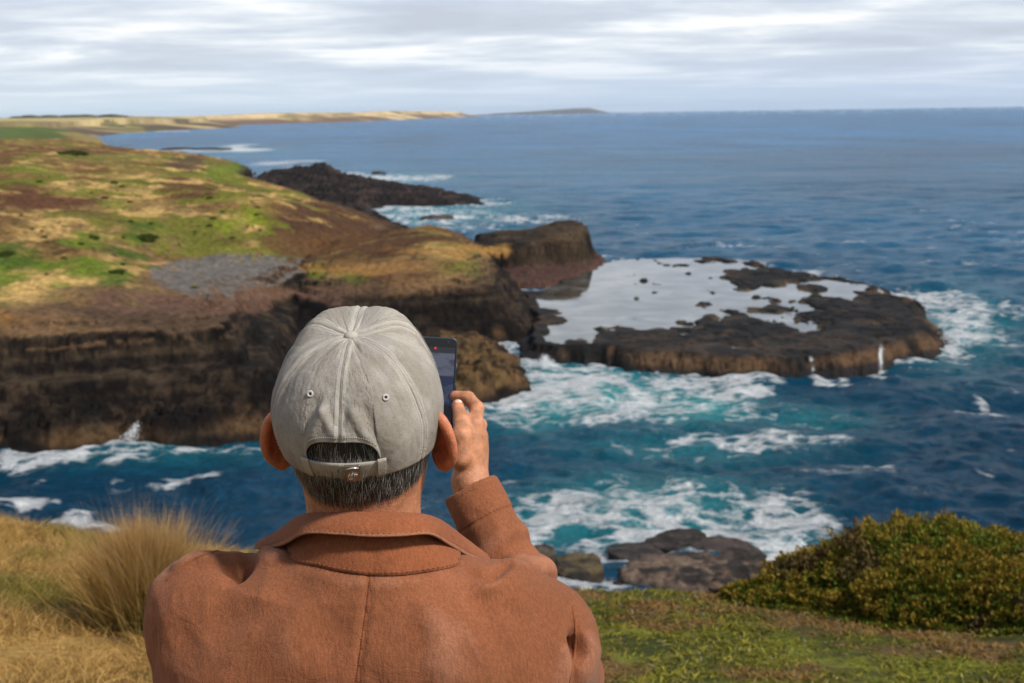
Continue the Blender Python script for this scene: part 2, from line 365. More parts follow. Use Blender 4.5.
rm = N(t, 'ShaderNodeMapRange'); t.links.new(f2.outputs[0], rm.inputs[0]); rm.inputs[3].default_value = 0.24; rm.inputs[4].default_value = 0.85; t.links.new(rm.outputs[0], b.inputs['Roughness'])
b.inputs['IOR'].default_value = 1.33; b.inputs['Specular IOR Level'].default_value = 0.14
w1 = noise_node(t, 0.8, 8, 0.68, mp.outputs[0], 0.4); w2 = noise_node(t, 0.12, 5, 0.6, mp.outputs[0], 0.4)
w3 = noise_node(t, 0.035, 6, 0.62, mp.outputs[0], 0.3); w4 = noise_node(t, 0.009, 6, 0.62, mp.outputs[0], 0.3)
hh = M_('ADD', M_('MULTIPLY', w1, 1.15, tree=t), M_('MULTIPLY', w2, 0.9, tree=t), tree=t); hh = M_('ADD', hh, M_('ADD', M_('MULTIPLY', w3, 4.5, tree=t), M_('MULTIPLY', w4, 20.0, tree=t), tree=t), tree=t)
bp = N(t, 'ShaderNodeBump'); bp.inputs['Strength'].default_value = 1.0; bp.inputs['Distance'].default_value = 2.2
t.links.new(hh, bp.inputs['Height']); t.links.new(bp.outputs[0], b.inputs['Normal'])
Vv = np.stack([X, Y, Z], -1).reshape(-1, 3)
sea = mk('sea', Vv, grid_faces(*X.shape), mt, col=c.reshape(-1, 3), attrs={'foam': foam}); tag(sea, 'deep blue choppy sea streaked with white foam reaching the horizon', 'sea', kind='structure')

# ------------------------------------------------------------------ COAST
Smain = Surf([(0, 325, 7.6), (0, 300, 8.4), (150, 300, 7.6), (150, 288, 8.2), (280, 296, 7.6), (285, 305, 7.2), (230, 275, 6.2), (180, 262, 6.3), (300, 264, 5.9), (250, 258, 6.2), (305, 285, 4.6), (340, 268, 3.0), (430, 262, 2.5),
    (0, 262, 9.2), (100, 262, 9.0), (130, 270, 8.6), (150, 250, 7.6), (60, 230, 10.2), (0, 200, 11.3), (100, 200, 10.5), (150, 235, 8.8), (140, 215, 9.4), (190, 235, 7.6),
    (250, 213, 9.2), (280, 204, 9.3), (210, 206, 9.7), (295, 222, 7.6), (300, 245, 6.2), (340, 222, 6.6), (340, 245, 5.6), (400, 243, 4.6), (430, 248, 3.6), (400, 258, 2.5), (380, 270, 2.5), (470, 262, 3.5), (240, 240, 7.6),
    (180, 176, 10.5), (225, 168, 9.3), (215, 182, 8.4), (100, 165, 12), (0, 160, 12.6), (60, 150, 13.2), (150, 153, 9.5), (180, 159, 8.6), (0, 140, 14), (100, 141, 11), (130, 146, 9), (205, 162, 8), (240, 172, 7.0), (-200, 300, 9), (-200, 200, 12), (-200, 150, 16), (200, 190, 9.4), (175, 195, 9.6)])
Smound = Surf([(275, 296, 4.6), (300, 276, 5.4), (330, 272, 5.6), (400, 258, 6.2), (450, 246, 7.0), (490, 250, 6.4), (512, 266, 5.6), (400, 292, 5.2), (480, 284, 5.8), (330, 292, 4.9), (300, 305, 4.5), (515, 296, 4.9), (440, 262, 6.5)])
def coast_height(X, Y, R):
    n1 = fbm(X / 4, Y / 4, 5, 101) - .5; n2 = fbm(X / 14, Y / 14, 4, 103) - .5; fine = ridged(X / 1.6, Y / 1.6, 4, 107) - .5; n3 = fbm(X / 1.1, Y / 1.1, 4, 109) - .5
    col = fbm(X / .8, Y / .8, 3, 113) - .5
    Z = np.full(X.shape, -3.0); ID = np.zeros(X.shape, int); SD = np.full(X.shape, -40.0)
    def put(z, sd, k):
        nonlocal Z, ID, SD; sd_in = sd
        if k not in (6,): zz = z + .5 * n1 + .35 * n3; st = .62 if k != 2 else .95; fr_ = zz / st - np.floor(zz / st); zq = (np.floor(zz / st) + sst(fr_, .35, .75)) * st; z = np.where((z > .1) & (sd_in < 7), z + (zq - zz) * .9 * sst(n2 + n1, -.18, .14), z)
        m = z > Z; Z = np.where(m, z, Z); ID = np.where(m, k, ID); SD = np.where(m, sd, SD)
    sd = poly_sd(SHORE, X, Y); s = sd + 2.2 * n1 + 1.2 * n2
    z = np.interp(s, [-4, -.4, 0, .5, 2, 5], [-3, -.9, -.1, .35, .6, .9]) + 1.3 * fine * sst(s, -.3, 2) + .9 * n1
    bump = 0
    for (a, b_, h, w) in ((495, 376, .9, 2.6), (517, 384, .7, 1.8), (472, 385, .9, 2.2), (488, 358, .5, 2.0), (525, 372, .5, 1.2), (60, 430, .9, 5), (210, 425, .8, 6)):
        p = P(a, b_, 1); bump = bump + h * np.exp(-((X - p[0]) ** 2 + (Y - p[1]) ** 2) / w ** 2)
    put(z + bump * (0.8 + 1.4 * fine) * sst(s, -.5, 1), s, 1)
    sd = poly_sd(MAIN, X, Y); s = sd + (1.9 * n1 + 2.2 * n2 + .55 * col) * (1 + sst(R, 160, 400) * 3)
    top = Smain(X, Y); hum = 2.6 * n2 * sst(sd, 10, 30) * sst(R, 420, 200) + 1.1 * n1 * sst(sd, 6, 20)
    pr = np.interp(s, [-3, -.2, 0, 1.3, 1.9, 3.2, 3.6, 4.9, 5.6, 8.5, 14], [-.5, .12, .15, .44, .50, .545, .58, .86, .90, .97, 1.0])
    wide = np.interp(s, [-3, 0, 2, 6, 14, 30], [-.5, 0, .35, .55, .82, 1.0]); far_ = sst(R, 150, 185)
    tus = sst(sd, 7, 14); z = np.where(s > -3, .55 * (ridged(X / 2.2, Y / 2.8, 3, 131) - .6) * tus + .9 * (fbm(X / 5, Y / 7, 3, 133) - .5) * tus + top * (pr * (1 - far_) + wide * far_) + hum + .35 * (fine + n3) * (s > 0) * (1 - .75 * sst(sd, 7, 12)), -3); put(z, s, 2)
    sd = poly_sd(MOUND, X, Y); s = sd + 2.4 * n1 + 1.8 * n2 + .5 * col
    pr = np.interp(s, [-3, -.3, 0, 1.0, 2.2, 3.5, 5, 8, 12], [-.5, -.1, .05, .24, .34, .62, .8, .93, 1.0])
    put(np.where(s > -3, Smound(X, Y) * pr + .8 * fine * sst(s, 0, 3) * .6 + .8 * n1 * sst(s, 2, 8), -3), s, 3)
    sd = poly_sd(LEDGE, X, Y); s = sd + 1.6 * n1 + 1.0 * n2
    put(np.interp(s, [-4, -.4, 0, .8, 6], [-3, -.6, .1, 1.0, 1.6]) + .35 * fine, s, 4)
    sd = poly_sd(WALL, X, Y); s = sd + 1.2 * n1 + 1.4 * n2 + .8 * col
    xw = P(585, 240, 5)[0]; tp = 4.7 + 1.5 * sst(X, xw - 9, xw - 1) + 1.0 * n2
    put(np.where(s > -1, tp * np.interp(s, [-1, 0, .9, 1.6, 4], [.1, .25, .82, .93, 1.0]) + .35 * fine, -3), s, 5)
    sd = poly_sd(LAVA, X, Y); s = sd + 5 * n1 + 6 * n2
    kp = P(322, 176, 4); kn = 4.2 * np.exp(-((X - kp[0]) ** 2 / 30 + (Y - kp[1]) ** 2 / 220))
    lt = np.interp(512 + F * X / Y, [300, 350, 420, 480], [1.0, .9, .62, .32])
    put(np.where(s > -4, np.interp(s, [-4, -.5, 0, 1.5, 8, 20], [-3, -.7, 0, .9, 1.8, 3.0]) * lt + (3.6 * fine + 1.8 * n1) * sst(s, 0, 4) * lt + kn, -3), s, 6)
    return Z, ID, SD
def grad_nz(X, Y, Z):
    p = np.stack([X, Y, Z], -1); a = np.gradient(p, axis=1); b = np.gradient(p, axis=0)
    n = np.cross(a, b); n /= np.linalg.norm(n, axis=-1, keepdims=True) + 1e-9
    return np.abs(n[..., 2])
def coast_mesh(name, az0, az1, naz, r, mat, label):
    X, Y, A, R = fan(az0, az1, naz, r); Z, ID, SD = coast_height(X, Y, R); nz = grad_nz(X, Y, Z)
    U, V = proj(np.stack([X, Y, Z], -1))
    a = fbm(X / 3, Y / 3, 5, 201); b_ = fbm(X / 22, Y / 30, 4, 203); c_ = fbm(X / 8, Y / 11, 5, 205); strata = fbm(X / 30, Z * 1.6 + 0.3 * a, 3, 207); g3 = fbm3(X / .9, Y / .9, Z / .55, 4, 215); colm = ridged(X / .9, Y / .9, 3, 217)
    rock = cmix(np.ones(X.shape + (3,)) * np.array((.016, .012, .010)), (.075, .050, .032), sst(a, .38, .72))
    rock = cmix(rock, (.095, .070, .046), .55 * sst(g3 + .35 * (a - .5), .54, .72)); rock = cmix(rock, (.007, .006, .006), .85 * sst(g3, .46, .34)); rock = cmix(rock, (.008, .007, .006), .6 * sst(colm, .62, .40)); rock = cmix(rock, (.11, .078, .046), .5 * sst(strata, .52, .75)); rock = cmix(rock, (.014, .011, .010), .6 * sst(strata, .5, .3))
    lava = cmix(np.ones(X.shape + (3,)) * np.array((.016, .013, .013)), (.06, .042, .035), sst(a, .45, .75))
    col = np.where((ID == 6)[..., None], lava, rock)
    lowr = (ID == 1) * (U > 440) * sst(Z, .45, .8); col = cmix(col, lerp(np.array((.07, .045, .025)), np.array((.24, .145, .06)), sst(g3, .38, .6)[..., None]), .85 * lowr)
    col = col * np.where(ID == 6, .9, .62)[..., None]
    # weathered orange-brown band just over the water, red ledge under the wall
    low = sst(Z, 1.6, .7) * sst(Z, -.1, .3) * sst(c_ + .3 * a, .42, .68); col = cmix(col, (.14, .080, .036), .5 * low * (ID != 6) * sst(fbm(X / 2.5, Y / 2.5, 4, 209), .4, .6))
    col = cmix(col, (.085, .044, .035), .7 * (ID == 4)); col = cmix(col, (.13, .085, .045), .15 * (ID == 5) * sst(c_, .4, .65))
    # turf
    top = sst(nz + .10 * (a - .5), .80, .93) * sst(Z, 4.4, 5.6) * ((ID == 2) | (ID == 3))
    soil = sst(SD, 3.8, 5.0) * sst(nz, .50, .74) * ((ID == 2) | (ID == 3)) * sst(Z, 3.2, 5.0); col = cmix(col, lerp(np.array((.088, .055, .033)), np.array((.17, .10, .05)), sst(c_, .4, .65)[..., None]), .9 * soil)
    tan = lerp(np.array((.15, .09, .03)), np.array((.35, .23, .08)), sst(c_, .35, .68)[..., None])
    tan = tan * (.55 + .9 * sst(a, .3, .7))[..., None]; tan = cmix(tan, (.12, .13, .015), .9 * sst(fbm(X / 9, Y / 16, 5, 211), .5, .62)); tan = cmix(tan, (.13, .058, .026), .75 * sst(fbm(X / 12, Y / 22, 4, 213), .56, .66))
    turf = top * np.where(ID == 2, sst(SD + 10 * (b_ - .5) + 4 * (a - .5), 8, 14), sst(SD + 6 * (c_ - .5), 4, 8) * .85)
    col = cmix(col, tan, turf)
    def patch(u, v, ru, rv, cc, s, rot=0.0):
        nonlocal col
        c2, n2 = math.cos(rot), math.sin(rot); du, dv = U - u, V - v
        ru, rv = ru * 1.1, rv * 1.15; q = ((du * c2 + dv * n2) / ru) ** 2 + ((-du * n2 + dv * c2) / rv) ** 2
        col = cmix(col, cc, s * sst(q + 3.6 * (c_ - .5) + 2.6 * (a - .5), 1.35, .25) * (Z > 3.4))
    G1, G2, BR, OR = (.115, .165, .014), (.055, .10, .012), (.10, .042, .022), (.26, .10, .03)
    for p_ in [(20, 285, 60, 16, (.15, .20, .02), .9), (85, 272, 50, 12, G1, .9), (0, 318, 70, 12, (.26, .13, .03), .8), (10, 302, 40, 10, (.2, .2, .03), .7), (115, 278, 26, 8, G2, .8), (88, 236, 22, 9, G1, .8), (145, 240, 24, 22, G2, .8), (10, 255, 26, 12, G2, .75), (115, 205, 16, 6, G1, .6), (245, 216, 36, 17, (.16, .19, .015), .95), (180, 222, 18, 10, (.13, .13, .02), .6), (280, 197, 26, 5, G1, .6), (140, 182, 30, 8, G1, .5), (225, 172, 26, 12, G1, .75), (110, 158, 40, 5, (.14, .15, .03), .5), (30, 172, 20, 10, G1, .5), (90, 188, 26, 6, G1, .4),
               (40, 200, 40, 10, BR, .9, .12), (190, 188, 36, 7, BR, .85), (110, 150, 50, 3, BR, .7), (0, 160, 10, 8, BR, .6), (185, 165, 20, 7, (.07, .045, .03), .7), (150, 143, 30, 4, (.09, .05, .03), .8), (100, 222, 22, 16, (.12, .065, .03), .5), (320, 272, 10, 7, G1, .9), (352, 270, 40, 4, (.30, .15, .04), .7), (470, 252, 40, 6, (.20, .10, .03), .6), (420, 258, 50, 6, (.2, .15, .05), .6), (195, 288, 10, 5, (.2, .18, .04), .8), (350, 236, 90, 20, (.075, .038, .018), 1.0, .3), (300, 244, 70, 10, (.11, .055, .022), .8), (455, 252, 50, 7, (.30, .17, .05), .9), (395, 266, 60, 6, (.28, .15, .05), .8),
               (110, 292, 200, 6, (.15, .085, .05), .75), (200, 302, 100, 9, (.135, .075, .05), .7)]: patch(*p_)
    # grey shingle cove
    q = ((U - 236) / 92) ** 2 + ((V - 276) / 25) ** 2
    col = cmix(col, np.array((.135, .121, .108)) * (0.75 + .5 * fbm(X * 1.2, Y * 1.2, 4, 221))[..., None], sst(q + .6 * (c_ - .5), 1.0, .78) * (ID == 2) * (Z > 4.6) * sst(nz, .86, .94))
    wet = sst(Z + .25 * (a - .5), .35, .0); col = cmix(col, (.015, .013, .012), .6 * wet)
    fc = grid_faces(*X.shape); zf = Z.ravel()[fc]; fc = fc[zf.max(1) > -0.35]
    v, f, c = prune(np.stack([X, Y, Z], -1).reshape(-1, 3), fc, col.reshape(-1, 3))
    return tag(mk(name, v, f, mat, col=c), label, 'coast', kind='structure')
rockmat = attr_mat('coast_rock_and_turf', rough=0.95, nscale=1.7, lo=.45, hi=1.6, bump=1.0, bdist=.5, spec=.12, bscale=1.5)
r1 = np.r_[np.arange(86, 118, .125), np.geomspace(118, 235, 430)[1:], np.geomspace(235, 620, 330)[1:]]
coast_mesh('headland', -0.44, 0.085, 760, r1, rockmat, 'grassy basalt headland with dark cliffs and a grey shingle cove')
coast_mesh('far_slope', -0.44, 0.02, 360, np.geomspace(618, 1300, 150), rockmat, 'low heath slope running down to the shore beyond the headland')
# ------------------------------------------------------------------ FAR LAND
def far_land(name, pts, zs, r, naz, mat, label, cliff, golden, dark, seed, rise=60.0):
    poly = pl(pts); az = np.arctan2(poly[:, 0], poly[:, 1])
    X, Y, A, R = fan(max(az.min(), -.75) - .002, az.max() + .002, naz, r)
    sd = poly_sd(poly, X, Y, 4000) + 60 * (fbm(X / 120, Y / 160, 4, seed) - .5)
    U, _ = proj(np.stack([X, Y, 0 * X], -1))
    top = np.interp(U, [p[0] for p in zs], [p[1] for p in zs]) * (.86 + .28 * fbm(X / 260, Y / 420, 4, seed + 3))
    Z = np.where(sd > -30, top * np.interp(sd, [-30, 0, cliff, rise, rise * 5], [-.3, 0, .45, .72, 1.0]), -8)
    nz = grad_nz(X, Y, Z)
    g = fbm(X / 90, Y / 220, 5, seed + 5); col = cmix(np.ones(X.shape + (3,)) * np.array(golden), (.17, .15, .045), .8 * sst(g, .52, .66)); col = cmix(col, (.05, .055, .02), .8 * sst(fbm(X / 60, Y / 120, 4, seed + 9), .62, .7))
    col = cmix(col, dark, sst(sd, cliff * 1.2 + 30, cliff * .5) * sst(fbm(X / 200, Y / 200, 3, seed + 11) , .3, .5))
    fc = grid_faces(*X.shape); fc = fc[Z.ravel()[fc].max(1) > -1]
    v, f, c = prune(np.stack([X, Y, Z], -1).reshape(-1, 3), fc, col.reshape(-1, 3))
    return tag(mk(name, v, f, mat, col=c), label, 'coast', kind='structure')
farmat = attr_mat('far_grassland', rough=0.95, nscale=.03, lo=.75, hi=1.25, bump=0, spec=.1)
far_land('far_headland', [(-1100, 164), (-260, 146), (60, 138.5), (100, 136), (125, 133.5), (150, 131.6), (200, 129.2), (233, 127.6), (242, 126), (236, 124.6), (200, 124), (-260, 132), (-1100, 146)],
         [(-200, 26), (60, 25), (100, 26), (130, 28), (190, 26), (210, 30), (228, 26), (242, 10)], np.geomspace(1150, 4600, 240), 460, farmat, 'golden far headland with a dark cliff point', 90, (.46, .36, .17), (.10, .068, .045), 301)
far_land('far_coast', [(120, 126.5), (235, 124.8), (300, 123.2), (370, 121.2), (412, 119.3), (480, 116.6), (484, 115.6), (410, 117), (300, 119.6), (100, 122)],
         [(100, 30), (230, 34), (260, 36), (330, 38), (400, 50), (450, 46), (476, 34), (485, 8)], np.geomspace(3300, 11000, 160), 420, farmat, 'long sunlit strip of low coast across the bay', 130, (.62, .46, .24), (.16, .10, .06), 331, 160)  # bright gold base colour puts the sun patch into this strip
far_land('distant_hill', [(476, 115.2), (540, 114.4), (600, 113.5), (616, 113.1), (612, 112.8), (540, 113.6), (476, 114.5)],
         [(470, 14), (500, 26), (530, 40), (555, 56), (575, 74), (592, 80), (603, 70), (614, 30)], np.geomspace(10500, 21500, 130), 260, farmat, 'hazy blue hill on the horizon', 200, (.13, .125, .125), (.10, .09, .09), 361, 300)  # greyed base colours take on part of the distance haze
# dark mallee bush along the skyline of the far headland
def icos(sub=1):
    bm = bmesh.new(); bmesh.ops.create_icosphere(bm, subdivisions=sub, radius=1.0)
    v = np.array([x.co[:] for x in bm.verts]); f = np.array([[x.index for x in q.verts] for q in bm.faces]); bm.free(); return v, f
parts_v, parts_f = [], []; o = 0; iv, jf = icos(2); rg = np.random.default_rng(5)
for k in range(46):
    px = rg.choice([rg.normal(78, 8), rg.normal(48, 5), rg.normal(112, 6), rg.uniform(-20, 130)]); Yd = rg.uniform(2900, 3500)
    p = Q(px, 116, Yd); s = rg.uniform(5, 15); v = iv * np.array([s * 2.2, s, s * .42]) * (0.8 + .4 * rg.random((len(iv), 1))) + np.array([p[0], p[1], 25.5])
    parts_v.append(v); parts_f.append(jf + o); o += len(v)
scrubmat = attr_mat('dark_scrub', rough=.95, nscale=.2, lo=.6, hi=1.4, bump=0, spec=.1)
sv = np.concatenate(parts_v); tag(mk('far_scrub', sv, np.concatenate(parts_f), scrubmat, col=np.tile([.04, .05, .025], (len(sv), 1))), 'dark far-off scrub on the skyline of the golden headland', 'scrub', kind='stuff')
# green hill on the left skyline, inland of the headland
hx_, hy_, hA, hR = fan(-.44, -.255, 200, np.geomspace(560, 1250, 120))
hu, _ = proj(np.stack([hx_, hy_, 0 * hx_], -1))
hp = sst(hR, 600, 840) * sst(hR, 1240, 900); hz_ = -3.0 + (9 + np.interp(hu, [-220, -60, 0, 40, 75, 100, 120], [17, 14, 12, 11.4, 9.0, 4.5, -9])) * hp + 1.2 * (fbm(hx_ / 40, hy_ / 60, 4, 377) - .5)
hc = cmix(np.ones(hx_.shape + (3,)) * np.array((.075, .10, .028)), (.21, .16, .06), sst(fbm(hx_ / 25, hy_ / 60, 4, 371) + .0038 * (hu - 40), .48, .62))
hf = grid_faces(*hx_.shape); hf = hf[(hz_.ravel()[hf].max(1) > -1.5)]
v, f, c = prune(np.stack([hx_, hy_, hz_], -1).reshape(-1, 3), hf, hc.reshape(-1, 3))
tag(mk('green_hill', v, f, farmat, col=c), 'low green hill on the left skyline', 'hill', kind='structure')

# ------------------------------------------------------------------ ROCK PLATFORM AND ITS POOL
X, Y, A, R = fan(-.03, .33, 620, np.arange(108, 222, .21))
Splat = Surf([(540, 320, .45), (600, 300, .6), (650, 282, .72), (700, 288, .74), (560, 336, .6), (620, 272, .62), (740, 300, .85), (525, 305, .35), (720, 275, .8), (690, 312, .85), (640, 312, .75),
    (620, 345, 1.5), (700, 350, 1.75), (800, 355, 1.65), (880, 345, 1.7), (900, 312, 1.6), (830, 300, 1.15), (760, 322, 1.25), (660, 330, 1.1), (590, 348, 1.25), (752, 271, 1.6), (690, 337, 1.45), (925, 335, 1.6), (860, 325, 1.45), (800, 315, 1.1), (560, 355, 1.0), (870, 295, 1.4), (850, 288, 1.0), (520, 345, .6), (780, 338, 1.5), (785, 290, .95)])
sd = poly_sd(PLAT, X, Y); n1 = fbm(X / 5, Y / 6, 5, 401) - .5; n2 = fbm(X / 16, Y / 20, 4, 403) - .5; fine = ridged(X / 1.8, Y / 2.2, 4, 405) - .5; n4 = fbm(X / 2.6, Y / 5, 4, 407) - .5
s = sd - 1.0 + 4.4 * n1 + 2.6 * n2 + 1.3 * fine
_, V1 = proj(np.stack([X, Y, 0 * X + 1.0], -1))
top = Splat(X, Y); zt = .92 * top + 1.3 * n1 * sst(top, .5, 1.2) + 1.35 * n4 + .8 * fine * sst(top, .6, 1.3)
zt = zt - .35 * np.abs(fine); tq = zt + .3 * n1; fr_ = tq / .4 - np.floor(tq / .4); zt = zt + .8 * ((np.floor(tq / .4) + sst(fr_, .3, .75)) * .4 - tq)
zt = np.where(zt > 1.1, 1.1 + .45 * (zt - 1.1), zt); WATERZ = 0.89
zt = np.maximum(zt, (WATERZ + .14 + .25 * np.abs(n4)) * sst(s, 1.4, 2.0) * sst(s, 5.0, 3.4) * sst(V1, 284, 292))
Z = np.where(s > -4, np.interp(s, [-4, -.3, 0, .5, 1.0, 2.0], [-3, -.8, -.1, .25, .62, 1.0]) * np.maximum(zt, .3) , -3)
PU, PV = proj(np.stack([X, Y, Z], -1)); a = fbm(X / 1.5, Y / 2, 5, 411); c_ = fbm(X / 7, Y / 9, 4, 413)
nz = grad_nz(X, Y, Z)
col = cmix(np.ones(X.shape + (3,)) * np.array((.008, .007, .006)), (.045, .03, .021), sst(a + .5 * (c_ - .5), .46, .76)); col = cmix(col, (.075, .05, .032), .5 * sst(c_, .54, .7))
band = sst(s, 3.4, .8) * sst(Z, .15, .45) * sst(Z, 1.55, 1.0); col = col * .65; col = cmix(col, (.13, .07, .03), .6 * band * sst(c_ + .5 * a, .62, .86))
col = cmix(col, (.20, .14, .07), .4 * sst(Z, WATERZ + .35, WATERZ - .05) * sst(s, 2, 5) * sst(a, .4, .7))
fallm = 0
for (u, w) in ((812, 1.2), (880, 1.5)): fallm = np.maximum(fallm, np.exp(-((PU - u - 9 * (a - .5)) / w) ** 2))
fallm = fallm * sst(s, 2.2, 1.2) * sst(s, -.3, .1); col = cmix(col, (.78, .82, .84), np.clip(fallm * .9, 0, 1) * sst(fbm(X / .3, Y / .3, 3, 419), .38, .55))
col = cmix(col, (.014, .012, .012), .6 * sst(Z, .35, .05))
fc = grid_faces(*X.shape); fc = fc[Z.ravel()[fc].max(1) > -.4]
v, f, c = prune(np.stack([X, Y, Z], -1).reshape(-1, 3), fc, col.reshape(-1, 3))
wetrock = attr_mat('wet_black_rock', rough=.8, nscale=2.2, lo=.4, hi=1.6, bump=.9, bdist=.3, spec=.22, bscale=2.4)
tag(mk('rock_platform', v, f, wetrock, col=c), 'flat black wave-cut rock platform with an orange-brown rim', 'rock platform', kind='structure')
fc = grid_faces(*X.shape); keep = (s.ravel()[fc].min(1) > 2.0) & (Z.ravel()[fc].min(1) < WATERZ + .12); fc = fc[keep]
PZ = np.full(X.shape, WATERZ)
v, f = prune(np.stack([X, Y, PZ], -1).reshape(-1, 3), fc)
pm, t, b = material('pool_water'); bc_ = N(t, 'ShaderNodeValToRGB'); setramp(bc_, [(.40, (.02, .02, .018)), (.5, (.07, .07, .065)), (.62, (.15, .15, .145))]); t.links.new(noise_node(t, .22, 6, .65, None, .6), bc_.inputs[0]); t.links.new(bc_.outputs[0], b.inputs['Base Color']); b.inputs['Roughness'].default_value = .03; b.inputs['IOR'].default_value = 1.33
fx = noise_node(t, 1.2, 4, .6); bp = N(t, 'ShaderNodeBump'); bp.inputs['Strength'].default_value = .5; bp.inputs['Distance'].default_value = .02; rp_ = N(t, 'ShaderNodeMapRange', interpolation_type='SMOOTHSTEP'); t.links.new(noise_node(t, .12, 4, .6), rp_.inputs[0]); rp_.inputs[1].default_value = .45; rp_.inputs[2].default_value = .62; t.links.new(M_('MULTIPLY', fx, rp_.outputs[0], tree=t), bp.inputs['Height']); t.links.new(bp.outputs[0], b.inputs['Normal'])
tag(mk('tide_pool', v, f, pm), 'still silver tide pool on the rock platform', 'tide pool', kind='structure')

# ------------------------------------------------------------------ ROCKS OUT OF THE WATER
rock_v, rock_f = icos(6)
def rock(name, px, py, wpx, h, dm, label, group, seed, tone=(.085, .06, .045), mat=None, base=0.0):
    rg = np.random.default_rng(seed); p = P(px, py, base) - np.array([0, 0, .22 * h]); L = wpx / F * np.linalg.norm(p - CAM) / 2
    v = rock_v.copy()
    for k in range(13):                                              # flat split faces
        n = rg.normal(size=3); n[2] *= .8; n /= np.linalg.norm(n); d = rg.uniform(.62, .92); t = np.maximum(v @ n - d, 0); v -= t[:, None] * n * .92
    v = v * np.array([L * 1.12, dm / 2 * 1.15, h * 1.05]); q = v + seed * 3.7
    nrm = rock_v; k = min(1.0, h)
    v = v + nrm * (.85 * k * (fbm3(q[:, 0] / 1.6, q[:, 1] / 1.6, q[:, 2] / 1.1, 4, seed) - .5) + .42 * k * (fbm3(q[:, 0] / .45, q[:, 1] / .45, q[:, 2] / .3, 3, seed + 5) - .5))[:, None]
    v[:, 2] = np.where(v[:, 2] > .5 * h, .5 * h + .38 * (v[:, 2] - .5 * h), v[:, 2]); v[:, 2] += .38 * k * (ridged(q[:, 0] / .9, q[:, 1] / .9, 3, seed + 13) - .62) * (v[:, 2] > .1 * h)
    c = cmix(np.ones((len(v), 3)) * np.array((.025, .02, .017)), tone, sst(fbm3(q[:, 0] / .8, q[:, 1] / .8, q[:, 2] / .5, 4, seed + 9), .36, .62))
    c = cmix(c, (.013, .012, .011), .8 * sst(v[:, 2], .45 * k, .1)); v = v + p
    o = mk(name, v, rock_f, mat or wetrock, col=c); tag(o, label, 'rock', group); return o
labs = ['broad flat brown rock in the surf below the grass edge', 'brown rock with a blunt right end beside the white spray', 'black jagged rock behind the two brown slabs in the surf', 'dark mossy boulder in the foam just right of the raised sleeve', 'small dark boulder half hidden behind the raised sleeve', 'low wet rock awash behind the broad flat brown rock', 'thin black rock awash between the foam and the jagged rock']
tones = [(.15, .105, .075), (.14, .09, .06), (.06, .045, .038), (.10, .075, .035), (.07, .055, .04), (.06, .05, .045), (.05, .04, .036)]
for k, (px, py, w, h, dm) in enumerate(ROCKS): rock('surf_rock', px, py, w, h * .68, dm * 1.35, labs[k], 'rocks in the surf below the bluff', 11 + k, tones[k])
rock('sea_rock', 378, 174, 19, 2.3, 7, 'small black rock standing alone off the lava shelf tip', 'offshore rocks', 31, (.05, .042, .04))
rock('sea_rock', 438, 219, 34, 1.7, 6, 'low brown rock in the foam between the lava shelf and the cliff stack', 'offshore rocks', 32, (.10, .075, .06))
rock('sea_rock', 372, 181, 9, .8, 4, 'tiny rock just in front of the lone black rock', 'offshore rocks', 36, (.05, .042, .04))
for px, w, h, lab in ((178, 40, 3.2, 'left slab of the far black reef beside the white breaker'), (206, 34, 2.6, 'middle slab of the far black reef'), (226, 16, 2.2, 'right end slab of the far black reef')):
    rock('reef_rock', px, 149.5, w, h, 26, lab, 'far black reef', 40 + px, (.035, .03, .03))

# spray thrown up where swell hits the rock
spm = flat_mat('spray_white', (.85, .88, .9), .6); bv, bf = icos(1)
def spray(px, py, w, h, n, seed, label, lean=0.0):
    rg = np.random.default_rng(seed); p = P(px, py, .1); V, Fc = [], []
    for k in range(n):
        t = rg.random() ** 1.8; wd = w * (1 - .75 * t); q = p + np.array([rg.normal(0, wd * .4) + lean * t * h, rg.normal(0, .5), t * h * rg.uniform(.6, 1)])
        V.append(bv * rg.uniform(.008, .03) * np.array([1, 1, 1.5]) + q); Fc.append(bf + k * len(bv))
    tag(mk('sea_spray', np.concatenate(V), np.concatenate(Fc), spm), label, 'sea spray', kind='stuff')
spray(128, 442, 1.0, 1.4, 1300, 1, 'white plume of spray at the foot of the left cliff', .45)
spray(788, 566, 1.3, 1.5, 2200, 2, 'white spray breaking on the right end of the surf rocks', .4)
spray(545, 366, 1.5, 1.0, 1100, 3, 'white water breaking on the near corner of the platform')
spray(950, 345, 3.0, 1.4, 1500, 4, 'white water breaking on the right tip of the platform')

# ------------------------------------------------------------------ FOREGROUND BLUFF
def hill(x, y):
    x = np.asarray(x, float); y = np.asarray(y, float)
    z = 20.36 - .178 * y - .112 * np.minimum(x, 0) - .03 * np.maximum(x, 0)
    e = 9.15 + .25 * np.sin(x * .9 + 1) - .30 * np.minimum(x, 0); d = np.maximum(y - e, 0)
    z = z - .09 * d ** 2 / (1 + .06 * d) - .25 * d * sst(d, 0, 3) + .14 * (fbm(x / 1.3, y / 1.3, 4, 501) - .5) + .05 * (fbm(x / .3, y / .3, 3, 503) - .5)
    return np.maximum(z, -4)
gx = np.r_[np.linspace(-70, -7, 60, endpoint=False), np.linspace(-7, 7, 340), np.linspace(7, 70, 61)[1:]]
gy = np.r_[np.linspace(-60, -1, 40, endpoint=False), np.linspace(-1, 5, 50, endpoint=False), np.linspace(5, 14, 300), np.linspace(14, 50, 80)[1:]]
X, Y = np.meshgrid(gx, gy); Z = hill(X, Y)
mixg = sst(X + .9 * (fbm(X / .9, Y / .9, 4, 507) - .5) * 2 + .5, -.7, 1.0)            # straw on the left, green cover on the right
